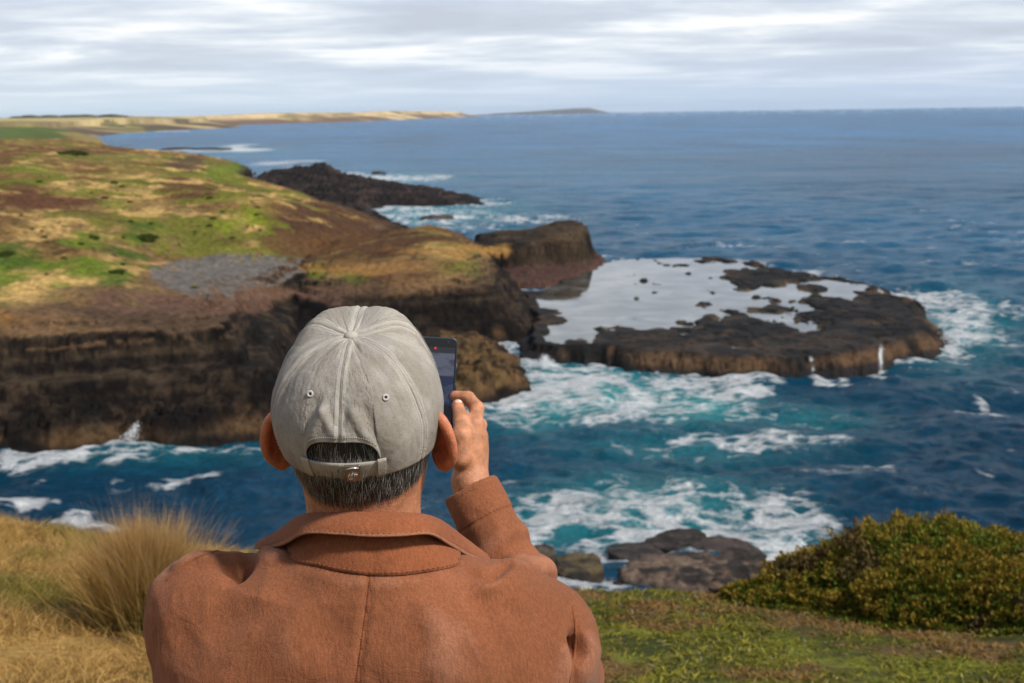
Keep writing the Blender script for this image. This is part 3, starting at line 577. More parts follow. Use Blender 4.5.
a = fbm(X / .5, Y / .5, 5, 509); c_ = fbm(X / .16, Y / .16, 4, 511)
straw = lerp(np.array((.17, .10, .03)), np.array((.38, .23, .07)), sst(a, .36, .62)[..., None]); straw = cmix(straw, (.13, .12, .02), .6 * sst(fbm(X / .6, Y / .8, 4, 513), .54, .66))
green = lerp(np.array((.05, .058, .010)), np.array((.16, .175, .02)), sst(a, .36, .62)[..., None]); green = cmix(green, (.13, .075, .038), .9 * sst(fbm(X / .45, Y / .6, 4, 515), .48, .62))
def bluff_col(X, Y):
    mg = sst(X + 1.8 * (fbm(X / .9, Y / .9, 4, 507) - .5) + .5, -.7, 1.0); return mg
gcol = straw + (green - straw) * mixg[..., None]; gcol = cmix(gcol, (.035, .025, .015), .6 * sst(c_, .6, .75))
gcol = cmix(gcol, (.06, .045, .03), sst(Z, 17.6, 16))
groundmat = attr_mat('bluff_turf', rough=.95, nscale=26, lo=.55, hi=1.45, bump=.8, bdist=.04, spec=.15, bscale=30)
tag(mk('ground', np.stack([X, Y, Z], -1).reshape(-1, 3), grid_faces(*X.shape), groundmat, col=gcol.reshape(-1, 3)), 'grassy clifftop the person stands on', 'ground', kind='structure')

def leaf_mat(name, rough=.7, trans=.25):
    m, t, b = material(name); at = N(t, 'ShaderNodeAttribute', attribute_name='Col')
    mr = N(t, 'ShaderNodeMapRange'); t.links.new(noise_node(t, 40, 3), mr.inputs[0]); mr.inputs[3].default_value = .7; mr.inputs[4].default_value = 1.3
    v = N(t, 'ShaderNodeVectorMath', operation='SCALE'); t.links.new(at.outputs['Color'], v.inputs[0]); t.links.new(mr.outputs[0], v.inputs['Scale'])
    t.links.new(v.outputs[0], b.inputs['Base Color']); b.inputs['Roughness'].default_value = rough; b.inputs['Specular IOR Level'].default_value = .2
    tr = N(t, 'ShaderNodeBsdfTranslucent'); t.links.new(v.outputs[0], tr.inputs['Color']); mx = N(t, 'ShaderNodeMixShader'); mx.inputs[0].default_value = trans
    o = [n for n in t.nodes if n.type == 'OUTPUT_MATERIAL'][0]; t.links.new(b.outputs[0], mx.inputs[1]); t.links.new(tr.outputs[0], mx.inputs[2]); t.links.new(mx.outputs[0], o.inputs['Surface'])
    return m
leafm = leaf_mat('leaf_and_blade')
def blades(base, direc, length, width, bend, rg, seg=3):
    """tapered bent blades: base (n,3), direc (n,3) -> verts, quads"""
    n = len(base); side = np.cross(direc, rg.normal(size=(n, 3))); side /= np.linalg.norm(side, axis=1)[:, None] + 1e-9
    out = np.stack([direc[:, 0], direc[:, 1], np.zeros(n)], -1) + .3 * rg.normal(size=(n, 3)) * np.array([1, 1, 0]); out /= np.linalg.norm(out, axis=1)[:, None] + 1e-9
    rows = []
    for k in range(seg + 1):
        t = k / seg; p = base + direc * (length * t)[:, None] + (out - np.array([0, 0, .55])) * (bend * length * t * t)[:, None]
        w = (width * (1 - .92 * t))[:, None] * side * .5; rows += [p - w, p + w]
    V = np.stack(rows, 1).reshape(-1, 3); o = np.arange(n)[:, None] * 2 * (seg + 1)
    Fc = np.concatenate([o + np.array([[2 * k, 2 * k + 1, 2 * k + 3, 2 * k + 2]]) for k in range(seg)], 1).reshape(-1, 4)
    return V, Fc
# short grass and creeping cover over the bluff
rg = np.random.default_rng(21); n = 230000
bx = rg.uniform(-4.8, 5.0, n); by = 5.6 + 6.2 * rg.random(n) ** .85
cl = fbm(bx / .35, by / .35, 4, 521); k = cl + .3 * rg.random(n) > .49; bx, by, cl = bx[k], by[k], cl[k]; n = len(bx)
mg = bluff_col(bx, by) > rg.random(n)
base = np.stack([bx, by, hill(bx, by) - .01], -1); d = rg.normal(size=(n, 3)) * np.where(mg, .75, .5)[:, None]; d[:, 2] = 1; d /= np.linalg.norm(d, axis=1)[:, None]
ln_ = np.where(mg, rg.uniform(.02, .055, n), rg.uniform(.05, .15, n)) * (.6 + .8 * cl); wd = np.where(mg, rg.uniform(.010, .022, n), rg.uniform(.003, .007, n))
V, Fc = blades(base, d, ln_, wd, rg.uniform(.2, .8, n), rg, 2)
gp = fbm(bx / .45, by / .6, 4, 515); rnd = rg.random(n)[:, None]
sc = np.array((.28, .155, .035)) * (1 - rnd) + np.array((.58, .38, .13)) * rnd; sc = cmix(sc, (.16, .16, .025), .7 * sst(fbm(bx / .6, by / .8, 4, 513), .52, .64)); 
gc = np.array((.08, .085, .011)) * (1 - rnd) + np.array((.31, .275, .032)) * rnd; gc = cmix(gc, (.24, .13, .04), .85 * sst(gp + .2 * (rnd[:, 0] - .5), .48, .60)); gc = cmix(gc, (.24, .20, .16), (rg.random(n) > .94) * .8)
bc = np.where(mg[:, None], gc, sc) * rg.uniform(.6, 1.25, (n, 1))
tag(mk('grass', V, Fc, leafm, col=np.repeat(bc, 6, 0)), 'short straw-coloured and green clifftop grass', 'grass', kind='stuff')

# tussock of dry grass, left of the person
def tussock(x, y, n, H, spread, label, seed, pal):
    rg = np.random.default_rng(seed); root = empty('grass_tussock', (x, y, hill(x, y))); tag(root, label, 'tussock')
    z0 = float(hill(x, y)); r = np.abs(rg.normal(0, .10, n)); th = rg.uniform(0, 2 * math.pi, n)
    base = np.stack([x + r * np.cos(th), y + r * np.sin(th), np.full(n, z0 - .02)], -1)
    tilt = rg.normal(.0, .16, n) + r * .95; d = np.stack([np.cos(th) * np.sin(tilt) - .02, np.sin(th) * np.sin(tilt), np.cos(tilt)], -1)
    L = H * rg.uniform(.55, 1.1, n); V, Fc = blades(base, d, L, rg.uniform(.003, .0075, n), rg.uniform(.1, .75, n) * spread, rg, 6)
    t = np.tile(np.repeat(np.linspace(0, 1, 7), 2), n); c0 = pal[0] + (pal[1] - pal[0]) * rg.random((n, 1)); c1 = pal[2] + (pal[3] - pal[2]) * rg.random((n, 1))
    c = np.repeat(c0, 14, 0) * (1 - t[:, None]) + np.repeat(c1, 14, 0) * t[:, None]
    mk('blades', V, Fc, leafm, root, col=c)
    n2 = n // 14; b2 = base[:n2] + 0; th2 = rg.uniform(0, 6.28, n2); tl = rg.uniform(.0, .42, n2); d2 = np.stack([np.cos(th2) * np.sin(tl), np.sin(th2) * np.sin(tl), np.cos(tl)], -1)
    V, Fc = blades(b2, d2, H * rg.uniform(1.0, 1.32, n2), np.full(n2, .003), rg.uniform(.0, .35, n2), rg, 5)
    mk('seed_stalks', V, Fc, leafm, root, col=np.tile(np.array((.42, .30, .16)), (len(V), 1)))
    return root
pal = [np.array(c) for c in ((.10, .10, .018), (.19, .15, .03), (.36, .19, .05), (.56, .36, .14))]
p = P(128, 640, 19.2); 
TX, TY = -2.02, 7.45
tussock(TX, TY, 9500, .66, .42, 'tall tan grass tussock leaning out beside the person', 31, pal)
tussock(TX + .52, TY - .35, 2600, .42, 1.0, 'lower green-based grass clump tucked against the jacket', 32, [np.array(c) for c in ((.05, .07, .01), (.10, .12, .015), (.16, .15, .03), (.33, .24, .09))])

# rounded coastal shrub, right of the frame
def shrub(lobes, n, label, seed):
    rg = np.random.default_rng(seed); x0, y0 = lobes[0][0], lobes[0][1]; root = empty('coastal_shrub', (x0, y0, hill(x0, y0))); tag(root, label, 'shrub')
    w = np.array([l[3] * l[4] for l in lobes]); ids = rg.choice(len(lobes), n, p=w / w.sum()); L = np.array([l[:6] for l in lobes], float)[ids]
    u = rg.normal(size=(n, 3)); u[:, 2] = np.abs(u[:, 2]) * 1.05 - .12; u /= np.linalg.norm(u, axis=1)[:, None]
    lump = fbm3(u[:, 0] * 3 + ids, u[:, 1] * 3, u[:, 2] * 3, 3, seed); lump2 = fbm3(u[:, 0] * 11 + ids, u[:, 1] * 11, u[:, 2] * 11, 2, seed + 5)
    shell = 1 - np.abs(rg.normal(0, .045, n)) ; rad = (.78 + .36 * lump + .50 * (lump2 - .45)) * shell
    p = np.stack([L[:, 0] + u[:, 0] * L[:, 3] * rad, L[:, 1] + u[:, 1] * L[:, 4] * rad, hill(L[:, 0], L[:, 1]) + L[:, 2] + np.maximum(u[:, 2], -.1) * L[:, 5] * rad], -1)
    p[:, 2] = np.maximum(p[:, 2], hill(p[:, 0], p[:, 1]) + .01)
    d = u * .7 + np.array([0, 0, .55]) + .55 * rg.normal(size=(n, 3)); d /= np.linalg.norm(d, axis=1)[:, None]
    s = rg.uniform(.010, .028, n); e = np.cross(d, rg.normal(size=(n, 3))); e /= np.linalg.norm(e, axis=1)[:, None]
    V = np.stack([p - d * s[:, None] * .2, p + (d * .5 + e * .42) * s[:, None], p + d * (s * 1.35)[:, None], p + (d * .5 - e * .42) * s[:, None]], 1).reshape(-1, 3)
    Fc = np.arange(4 * n).reshape(n, 4); r = rg.random((n, 1))
    c = np.array((.035, .062, .006)) * (1 - r) + np.array((.16, .20, .016)) * r
    tipw = .7 * sst(lump2 * .7 + .5 * lump + .22 * rg.random(n), .66, .86) * sst(u[:, 2], -.05, .4); c = cmix(c, np.array((.26, .155, .02)), tipw); c = cmix(c, (.23, .10, .02), (rg.random(n) > .955) * .8)
    c = cmix(c, (.10, .065, .03), .8 * (fbm3(p[:, 0] * 2.2, p[:, 1] * 2.2, p[:, 2] * 2.2, 3, seed + 8) > .62))
    mk('foliage', V, Fc, leafm, root, col=np.repeat(c, 4, 0))
    parts = []
    for l in lobes:
        z0 = float(hill(l[0], l[1]))
        for k in range(26):
            th = rg.uniform(0, 6.28); ph = rg.uniform(.25, 1.45); e = np.array([math.cos(th) * math.sin(ph) * l[3], math.sin(th) * math.sin(ph) * l[4], math.cos(ph) * l[5]]) * rg.uniform(.6, .86)
            b0 = np.array([l[0], l[1], z0 - .03]); mid = b0 + e * .5 + rg.normal(0, .05, 3); parts.append(sweep(np.array([b0, mid, b0 + e + (0, 0, l[2])]), [.014, .009, .004], 5))
    V, Fc = join(parts); mk('branches', V, Fc, barkm, root)
    cv, cf = icos(4); V_, F_, o_ = [], [], 0                          # solid dark core added inside so nothing shows through the leaves
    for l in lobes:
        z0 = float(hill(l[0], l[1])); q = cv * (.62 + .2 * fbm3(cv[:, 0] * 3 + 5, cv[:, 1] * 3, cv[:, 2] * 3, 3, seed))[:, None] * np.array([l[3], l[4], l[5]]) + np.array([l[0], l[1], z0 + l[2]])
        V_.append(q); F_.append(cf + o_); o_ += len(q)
    V_ = np.concatenate(V_); mk('inner_core', V_, np.concatenate(F_), corem, root, col=np.tile((.035, .036, .012), (len(V_), 1)))
    return root
barkm = flat_mat('twig_bark', (.07, .05, .035), .9); corem = attr_mat('shrub_core', rough=1, nscale=30, lo=.4, hi=1.7, bump=1, bdist=.04, spec=.05)
shrub([(2.88, 9.35, 0, .96, .95, .555), (3.6, 9.1, 0, .95, .9, .47), (2.2, 9.45, 0, .52, .55, .33), (2.8, 8.85, 0, .62, .5, .40), (3.35, 8.6, 0, .6, .5, .36)], 150000, 'rounded dense green shrub with orange-tipped leaves on the right of the bluff', 51)
shrub([(1.66, 9.45, 0, .24, .22, .14), (1.85, 9.25, 0, .26, .22, .14)], 9000, 'small low tuft of shrub at the left foot of the big rounded shrub', 52)
# low scrub bushes dotted over the headland: one built, the rest copies of it and its parts
def ground_hit(u, v):
    d = ray(u, v); t = np.geomspace(95, 700, 1500); p = CAM + d[None] * (t / d[1])[:, None]; R_ = np.hypot(p[:, 0], p[:, 1])
    z, _, _ = coast_height(p[None, :, 0], p[None, :, 1], R_[None]); k = np.argmax(z[0] >= p[:, 2]); return np.array([p[k, 0], p[k, 1], z[0][k]])
def scrub_mesh(n, seed):
    rg = np.random.default_rng(seed); u = rg.normal(size=(n, 3)); u[:, 2] = np.abs(u[:, 2]) - .1; u /= np.linalg.norm(u, axis=1)[:, None]
    rad = (.55 + .8 * fbm3(u[:, 0] * 2.5 + seed, u[:, 1] * 2.5, u[:, 2] * 2.5, 3, seed)) * (1 - np.abs(rg.normal(0, .1, n))); p = u * rad[:, None]
    d = u + .7 * rg.normal(size=(n, 3)); d /= np.linalg.norm(d, axis=1)[:, None]; e = np.cross(d, rg.normal(size=(n, 3))); e /= np.linalg.norm(e, axis=1)[:, None]; s = rg.uniform(.05, .11, (n, 1))
    V = np.stack([p - d * s * .3, p + (d * .5 + e * .5) * s, p + d * s * 1.3, p + (d * .5 - e * .5) * s], 1).reshape(-1, 3)
    r = rg.random((n, 1)); return V, np.arange(4 * n).reshape(n, 4), np.repeat(np.array((.028, .05, .008)) * (1 - r) + np.array((.10, .14, .018)) * r, 4, 0)
sb_v, sb_f, sb_c = scrub_mesh(2600, 61); proto = None; rg = np.random.default_rng(62)
BIG = [(72, 155, 24, 'long dark green scrub mound nearest the skyline of the headland'), (146, 238, 20, 'dark green scrub clump beside the left end of the shingle cove'), (116, 272, 13, 'bright green scrub clump just left of the brown cliff top'), (6, 256, 22, 'dark scrub clump cut by the left picture edge'), (92, 238, 11, 'small green scrub clump left of the clump beside the cove'), (194, 288, 6, 'little yellow-green bush at the front rim of the shingle cove')]
spots = [b_ for b_ in BIG] + [(rg.uniform(0, 280), rg.uniform(165, 280), rg.uniform(2.5, 6), None) for _ in range(46)]
for (u, v, w, lab) in spots:
    if lab is None and ((u - 238) / 100) ** 2 + ((v - 276) / 36) ** 2 < 1: continue
    g = ground_hit(u, v); dist_ = np.linalg.norm(g - CAM)
    if g[2] < 5: continue
    s = w / F * dist_ * .5
    if proto is None:
        proto = empty('scrub_bush', (0, 0, 0)); o = mk('foliage', sb_v, sb_f, leafm, proto, col=sb_c); b_ = proto
    else:
        b_ = proto.copy(); COL.objects.link(b_); ch = proto.children[0].copy(); COL.objects.link(ch); ch.parent = b_
    hgt = s * (.42 if lab else .7); b_.location = [float(q) for q in g - np.array([0, 0, .1 * hgt])]; b_.scale = (s * 1.25, s * (1.6 if lab else 1.2), hgt); b_.rotation_euler = (0, 0, rg.uniform(-.4, .4))
    tag(b_, lab or 'tiny round scrub bush dotted among many on the grassy headland', 'bush', 'scrub bushes on the headland')
# a scrap of pale litter on the turf
lp = P(812, 611, 18.6); lx, ly = lp[0], lp[1]
g = np.linspace(-1, 1, 9); a_, b_ = np.meshgrid(g, g); lz = .012 + .018 * fbm(a_ * 2 + 9, b_ * 2, 3, 5)
lv = np.stack([lx + a_ * .035, ly + b_ * .03, hill(lx, ly) + .02 + lz + .015 * np.abs(a_)], -1).reshape(-1, 3)
lo_ = mk('litter_scrap', lv, grid_faces(9, 9), flat_mat('pale_plastic', (.35, .62, .66), .4)); sm = lo_.modifiers.new('thick', 'SOLIDIFY'); sm.thickness = .001
tag(lo_, 'crumpled pale turquoise scrap lying on the grass before the shrub', 'litter')

# ------------------------------------------------------------------ HAZE: the sea air over the whole bay
bm = bmesh.new(); bmesh.ops.create_cube(bm, size=1.0); me = bpy.data.meshes.new('haze'); bm.to_mesh(me); bm.free()
hz_o = bpy.data.objects.new('haze', me); COL.objects.link(hz_o); hz_o.scale = (52000, 52000, 112); hz_o.location = (0, 0, 46); tag(hz_o, 'thin sea haze over the bay', 'haze', kind='stuff')
hm_ = bpy.data.materials.new('sea_haze'); hm_.use_nodes = True; ht = hm_.node_tree; ht.nodes.clear(); ho = N(ht, 'ShaderNodeOutputMaterial'); hp_ = N(ht, 'ShaderNodeVolumePrincipled')
hp_.inputs['Color'].default_value = (.62, .80, 1, 1); hp_.inputs['Density'].default_value = 2.4e-5; hp_.inputs['Anisotropy'].default_value = 0.0; ht.links.new(hp_.outputs[0], ho.inputs['Volume']); me.materials.append(hm_)
# ------------------------------------------------------------------ PERSON
class Vol:
    """signed-distance volume that smooth-blends body shapes and is meshed as one continuous surface"""
    def __init__(self, lo, hi, h):
        self.lo = np.array(lo, float); self.h = h; self.n = np.ceil((np.array(hi) - self.lo) / h).astype(int) + 1
        self.g = np.full(self.n, 0.5, np.float32)
    def region(self, lo, hi, m):
        a = np.clip(np.floor((np.array(lo) - m - self.lo) / self.h).astype(int), 0, self.n); b = np.clip(np.ceil((np.array(hi) + m - self.lo) / self.h).astype(int) + 1, 0, self.n)
        sl = tuple(slice(i, j) for i, j in zip(a, b)); ax = [self.lo[k] + self.h * np.arange(a[k], b[k]) for k in range(3)]
        return sl, np.meshgrid(*ax, indexing='ij', sparse=True)
    def put(self, sl, d, k, cut=False):
        g = self.g[sl]
        if g.size == 0: return
        if cut: d = -d; hh = np.clip(.5 - .5 * (g - d) / k, 0, 1) if k else 0; self.g[sl] = np.maximum(g, d) if not k else (g + (d - g) * hh + k * hh * (1 - hh)); return
        hh = np.clip(.5 + .5 * (g - d) / k, 0, 1); self.g[sl] = (g + (d - g) * hh - k * hh * (1 - hh)).astype(np.float32)
    def capsule(self, a, b, ra, rb, k=.02, flat=None, cut=False):
        a, b = np.array(a, float), np.array(b, float); m = max(ra, rb) + k * 2 + .01
        sl, (x, y, z) = self.region(np.minimum(a, b), np.maximum(a, b), m); ab = b - a
        t = np.clip(((x - a[0]) * ab[0] + (y - a[1]) * ab[1] + (z - a[2]) * ab[2]) / (ab @ ab + 1e-12), 0, 1)
        d = np.sqrt((x - a[0] - t * ab[0]) ** 2 + (y - a[1] - t * ab[1]) ** 2 + (z - a[2] - t * ab[2]) ** 2) - (ra + (rb - ra) * t)
        if flat is not None:                                          # cut the b end flat
            n = ab / np.linalg.norm(ab); d = np.maximum(d, (x - b[0]) * n[0] + (y - b[1]) * n[1] + (z - b[2]) * n[2] - flat)
        self.put(sl, d, k, cut)
    def chain(self, pts, rs, k=.012):
        for i in range(len(pts) - 1): self.capsule(pts[i], pts[i + 1], rs[i], rs[i + 1], k)
    def ellipsoid(self, c, axes, r, k=.02, cut=False):
        c = np.array(c, float); m = max(r) + 2 * k + .01; sl, (x, y, z) = self.region(c, c, m); q = 0; q2 = 0
        for ax, rr_ in zip(axes, r):
            v = ((x - c[0]) * ax[0] + (y - c[1]) * ax[1] + (z - c[2]) * ax[2]); q = q + (v / rr_) ** 2; q2 = q2 + (v / rr_ ** 2) ** 2
        q = np.sqrt(q); d = q * (q - 1) / (np.sqrt(q2) + 1e-6); self.put(sl, d, k, cut)
    def mesh(self, smooth=2):
        g = self.g; S = g < 0; cnt = np.zeros(np.array(g.shape) - 1, np.int8)
        for i in (0, 1):
            for j in (0, 1):
                for k in (0, 1): cnt += S[i:g.shape[0] - 1 + i, j:g.shape[1] - 1 + j, k:g.shape[2] - 1 + k]
        act = np.argwhere((cnt > 0) & (cnt < 8)); idx = np.full(cnt.shape, -1, np.int64); idx[tuple(act.T)] = np.arange(len(act))
        acc = np.zeros((len(act), 3)); num = np.zeros(len(act))
        for ax in range(3):
            o1, o2 = [q for q in range(3) if q != ax]
            for u in (0, 1):
                for w in (0, 1):
                    p = act.copy(); p[:, o1] += u; p[:, o2] += w; q = p.copy(); q[:, ax] += 1
                    a, b = g[tuple(p.T)], g[tuple(q.T)]; m = (a < 0) != (b < 0); t = np.where(m, a / (a - b + 1e-12), 0)
                    e = p.astype(float); e[:, ax] += t; acc[m] += e[m]; num += m
        V = acc / num[:, None] * self.h + self.lo; quads = []
        for ax in range(3):
            o1, o2 = (ax + 1) % 3, (ax + 2) % 3
            a = np.take(S, range(0, S.shape[ax] - 1), ax); b = np.take(S, range(1, S.shape[ax]), ax)
            e = np.argwhere(a != b); e = e[(e[:, o1] > 0) & (e[:, o2] > 0) & (e[:, o1] < S.shape[o1] - 1) & (e[:, o2] < S.shape[o2] - 1)]
            flip = a[tuple(e.T)]; c = []
            for (u, w) in ((1, 1), (0, 1), (0, 0), (1, 0)):
                p = e.copy(); p[:, o1] -= u; p[:, o2] -= w; c.append(idx[tuple(p.T)])
            qd = np.stack(c, 1); qd[~flip] = qd[~flip][:, ::-1]; quads.append(qd)
        Fq = np.concatenate(quads); Fq = Fq[(Fq >= 0).all(1)]
        for _ in range(smooth): V = lap(V, Fq, .5)
        return V, Fq
def lap(V, Fq, w):
    s = np.zeros_like(V); n = np.zeros(len(V))
    for i in range(4):
        for j in ((i + 1) % 4, (i - 1) % 4): np.add.at(s, Fq[:, i], V[Fq[:, j]]); np.add.at(n, Fq[:, i], 1)
    return V + w * (s / np.maximum(n, 1)[:, None] - V)
def vnormals(V, Fq):
    a = np.cross(V[Fq[:, 2]] - V[Fq[:, 0]], V[Fq[:, 3]] - V[Fq[:, 1]]); n = np.zeros_like(V)
    for i in range(4): np.add.at(n, Fq[:, i], a)
    return n / (np.linalg.norm(n, axis=1)[:, None] + 1e-12)

HC = Q(360, 437, 1.60)                       # centre of the cap's rim
yaw, tilt = math.radians(6), math.radians(13.5)
hb = np.array([-math.sin(yaw), -math.cos(yaw), 0]); hs = np.array([math.cos(yaw), -math.sin(yaw), 0])
hu = np.array([0, 0, 1]) * math.cos(tilt) + hb * math.sin(tilt); hb = hb * math.cos(tilt) - np.array([0, 0, 1]) * math.sin(tilt)
def H(s, b, u): return HC + hs * s + hb * b + hu * u
HAX = (hs, hb, hu)
gz = float(hill(HC[0], HC[1]))
person = empty('person', (HC[0], HC[1], gz))
tag(person, 'person seen from behind in a rust brown jacket and pale grey cap, raising a phone', 'person')

# joints
NK = Q(365, 590, 1.60); LSH = Q(209, 615, 1.60); LEL = LSH + np.array([-.012, .02, -.30]); LWR = LEL + np.array([.02, .07, -.25])
RSH = Q(535, 642, 1.60); REL = Q(563, 678, 1.85); CUF = Q(471, 489, 1.95); WR = Q(470, 480, 1.957)
hip = np.array([NK[0], 1.62, gz + .92])

# --- body: head, ears, neck, trunk, arms and hands in one surface
lo = np.array([LEL[0] - .1, 1.36, gz + .80]); hi = np.array([REL[0] + .12, 2.16, HC[2] + .18])
B = Vol(lo, hi, .0026)
B.ellipsoid(H(0, 0, .008), HAX, (.0785, .0865, .104), .02)                      # skull
B.ellipsoid(H(0, -.042, -.045), HAX, (.058, .058, .062), .04)                 # jaw and cheeks
B.ellipsoid(H(0, -.085, -.082), HAX, (.024, .02, .02), .03)                   # chin
B.capsule(H(0, -.088, .02), H(0, -.112, -.018), .008, .013, .012)             # nose
for sg in (-1, 1):
    B.ellipsoid(H(.031 * sg, -.079, .018), HAX, (.014, .012, .011), .006)     # eyes
    B.capsule(H(.012 * sg, -.089, .035), H(.05 * sg, -.077, .036), .006, .005, .012)
    B.ellipsoid(H(.009 * sg, -.100, -.048), HAX, (.016, .008, .006), .01)     # lips
    # ear: a thin flared shell with a thickened rim, back to the camera
    od = hs * sg * .80 + hb * .58; od /= np.linalg.norm(od); ue = hu * .98 + hb * .2; ue -= od * (ue @ od); ue /= np.linalg.norm(ue); en = np.cross(od, ue)
    ec = H(.0835 * sg, -.004, .000)
    B.ellipsoid(ec + od * .014, (od, ue, en), (.0185, .0335, .0042), .006)
    rim = [ec + od * (.013 + .0175 * math.cos(t)) + ue * (.0335 * math.sin(t)) for t in np.linspace(2.0, -.9, 14)]
    B.chain(rim, [.0062] * 14, .0018)
    B.ellipsoid(ec + od * .010 - ue * .031, (od, ue, en), (.010, .012, .0066), .015)
B.capsule(H(0, .002, -.05), NK + np.array([0, 0, .0]), .066, .066, .02)
B.capsule(NK + np.array([0, 0, .02]), NK + np.array([0, .01, -.08]), .066, .09, .04)
B.capsule(NK + np.array([0, 0.0, -.12]), hip, .10, .11, .05); B.capsule(LSH, RSH, .04, .04, .05)
B.chain([LSH, LEL, LWR], [.045, .036, .027], .02); B.chain([RSH, REL, WR], [.045, .038, .026], .02)
B.chain([LWR, LWR + np.array([.005, .03, -.09])], [.03, .034], .02)
for k, (dx, ln1) in enumerate(((-.02, .07), (-.006, .08), (.008, .075), (.02, .06))):   # left fingers, hanging relaxed
    q = LWR + np.array([.004, .035 + dx * .9, -.09]); B.chain([q, q + np.array([0, .006, -ln1 * .55]), q + np.array([.012, .006, -ln1])], [.0095, .009, .0075], .004)
q = LWR + np.array([.01, .05, -.04]); B.chain([q, q + np.array([.02, .03, -.04]), q + np.array([.022, .035, -.07])], [.012, .010, .008], .008)
# right hand closed on the phone's edge
px_ = lambda u, v, y: Q(u, v, y)
KN = [px_(475, 424, 1.972), px_(478.5, 436, 1.985), px_(478.5, 449, 1.992), px_(475, 462, 1.995)]
TIPS = [[px_(477, 408, 2.000), px_(468, 398, 2.022), px_(455, 396, 2.032)], [px_(480, 425, 2.04), px_(466, 419, 2.062), px_(446, 417, 2.066)],
        [px_(479, 440, 2.045), px_(464, 435, 2.064), px_(444, 433, 2.067)], [px_(474, 456, 2.035), px_(462, 451, 2.055), px_(446, 449, 2.062)]]
for kn, wd in zip(KN, (.0145, .0145, .0135, .0125)): B.capsule(WR + (kn - KN[1]) * .25, kn, .0185, wd * .95, .012)
B.ellipsoid((WR + KN[1] + KN[2]) / 3 + np.array([-.006, 0, 0]), HAX, (.017, .026, .034), .016)
for kn, ch, r in zip(KN, TIPS, (.0098, .0096, .009, .0082)): B.chain([kn] + ch, [r * 1.15, r * 1.04, r, r * .84], .004)
TH = [px_(462, 458, 1.945), px_(462, 436, 1.948), px_(461, 419, 1.972), px_(457.5, 405, 1.998)]
B.chain(TH, [.0175, .0135, .0105, .0088], .006)
bV, bF = B.mesh(2); del B
bn = vnormals(bV, bF)
BU, BV = proj(bV)
sm, t, b = material('skin')
at = N(t, 'ShaderNodeAttribute', attribute_name='Col'); f = noise_node(t, 90, 5, .6); mr = N(t, 'ShaderNodeMapRange'); t.links.new(f, mr.inputs[0]); mr.inputs[1].default_value = .3; mr.inputs[2].default_value = .7; mr.inputs[3].default_value = .70; mr.inputs[4].default_value = 1.22
v = N(t, 'ShaderNodeVectorMath', operation='SCALE'); t.links.new(at.outputs['Color'], v.inputs[0]); t.links.new(mr.outputs[0], v.inputs['Scale']); t.links.new(v.outputs[0], b.inputs['Base Color'])
b.inputs['Roughness'].default_value = .48; b.inputs['Specular IOR Level'].default_value = .4; b.inputs['Subsurface Weight'].default_value = .22; b.inputs['Subsurface Radius'].default_value = (.012, .004, .0015); b.inputs['Subsurface Scale'].default_value = 1.0
f2 = noise_node(t, 420, 4, .6); f3 = noise_node(t, 45, 3, .6); bp = N(t, 'ShaderNodeBump'); bp.inputs['Strength'].default_value = .55; bp.inputs['Distance'].default_value = .0018
t.links.new(M_('ADD', f2, f3, tree=t), bp.inputs['Height']); t.links.new(bp.outputs[0], b.inputs['Normal'])
sc_ = np.tile(np.array((.50, .225, .115)), (len(bV), 1)); loc = bV - HC
earm = sst(np.abs(loc @ hs), .080, .092) * (np.abs(loc @ hu) < .06) * sst(loc @ hs, .16, .12); sc_ = cmix(sc_, (.50, .125, .05), .8 * earm); sc_ = cmix(sc_, (.36, .07, .035), .5 * earm * sst(fbm3(bV[:, 0] * 60, bV[:, 1] * 60, bV[:, 2] * 40, 3, 641), .48, .66))  # red ear tint paints in the light glowing through the skin
neckm = sst(loc @ hu, .0, -.05) * (loc[:, 1] < .09) * (np.abs(loc @ hs) < .09); sc_ = cmix(sc_, (.40, .165, .085), .7 * neckm)
ex_ = (np.abs(loc @ hs) - .0835) / .80; ee = np.hypot((ex_ - .013) / .0185, (loc @ hu) / .0335)
sc_ = cmix(sc_, (.56, .21, .11), .7 * earm * sst(ee, .78, 1.0)); sc_ = cmix(sc_, (.34, .06, .03), .55 * earm * sst(ee, .85, .35))  # lighter rim and darker hollow put form shading into the ear colour
tipm = np.zeros(len(bV))
for ch in TIPS + [TH]: tipm = np.maximum(tipm, np.exp(-((bV - ch[-1]) ** 2).sum(1) / .012 ** 2))
sc_ = cmix(sc_, (.58, .22, .13), .5 * tipm)
body = mk('body', bV, bF, sm, person, col=sc_)
# nail on the thumb
def disc(c, n, r, squash=1.0, k=14):
    n = n / np.linalg.norm(n); a = np.cross(n, [0, 0, 1.]); a /= np.linalg.norm(a); b2 = np.cross(n, a); an = np.arange(k) * 2 * math.pi / k
    ring = c + r * (np.cos(an)[:, None] * a + squash * np.sin(an)[:, None] * b2); top = c + n * r * .25
    return np.vstack([ring, top[None]]), [[i, (i + 1) % k, k] for i in range(k)]

tn = TH[-1]; nd = CAM - tn; nd = nd / np.linalg.norm(nd) + np.array([.25, 0, .35]); nd /= np.linalg.norm(nd)
V, Fc = disc(tn + nd * .0083 + np.array([-.0004, 0, .0018]), nd, .0048, .8); mk('thumbnail', V, Fc, flat_mat('nail', (.66, .36, .27), .3), person)
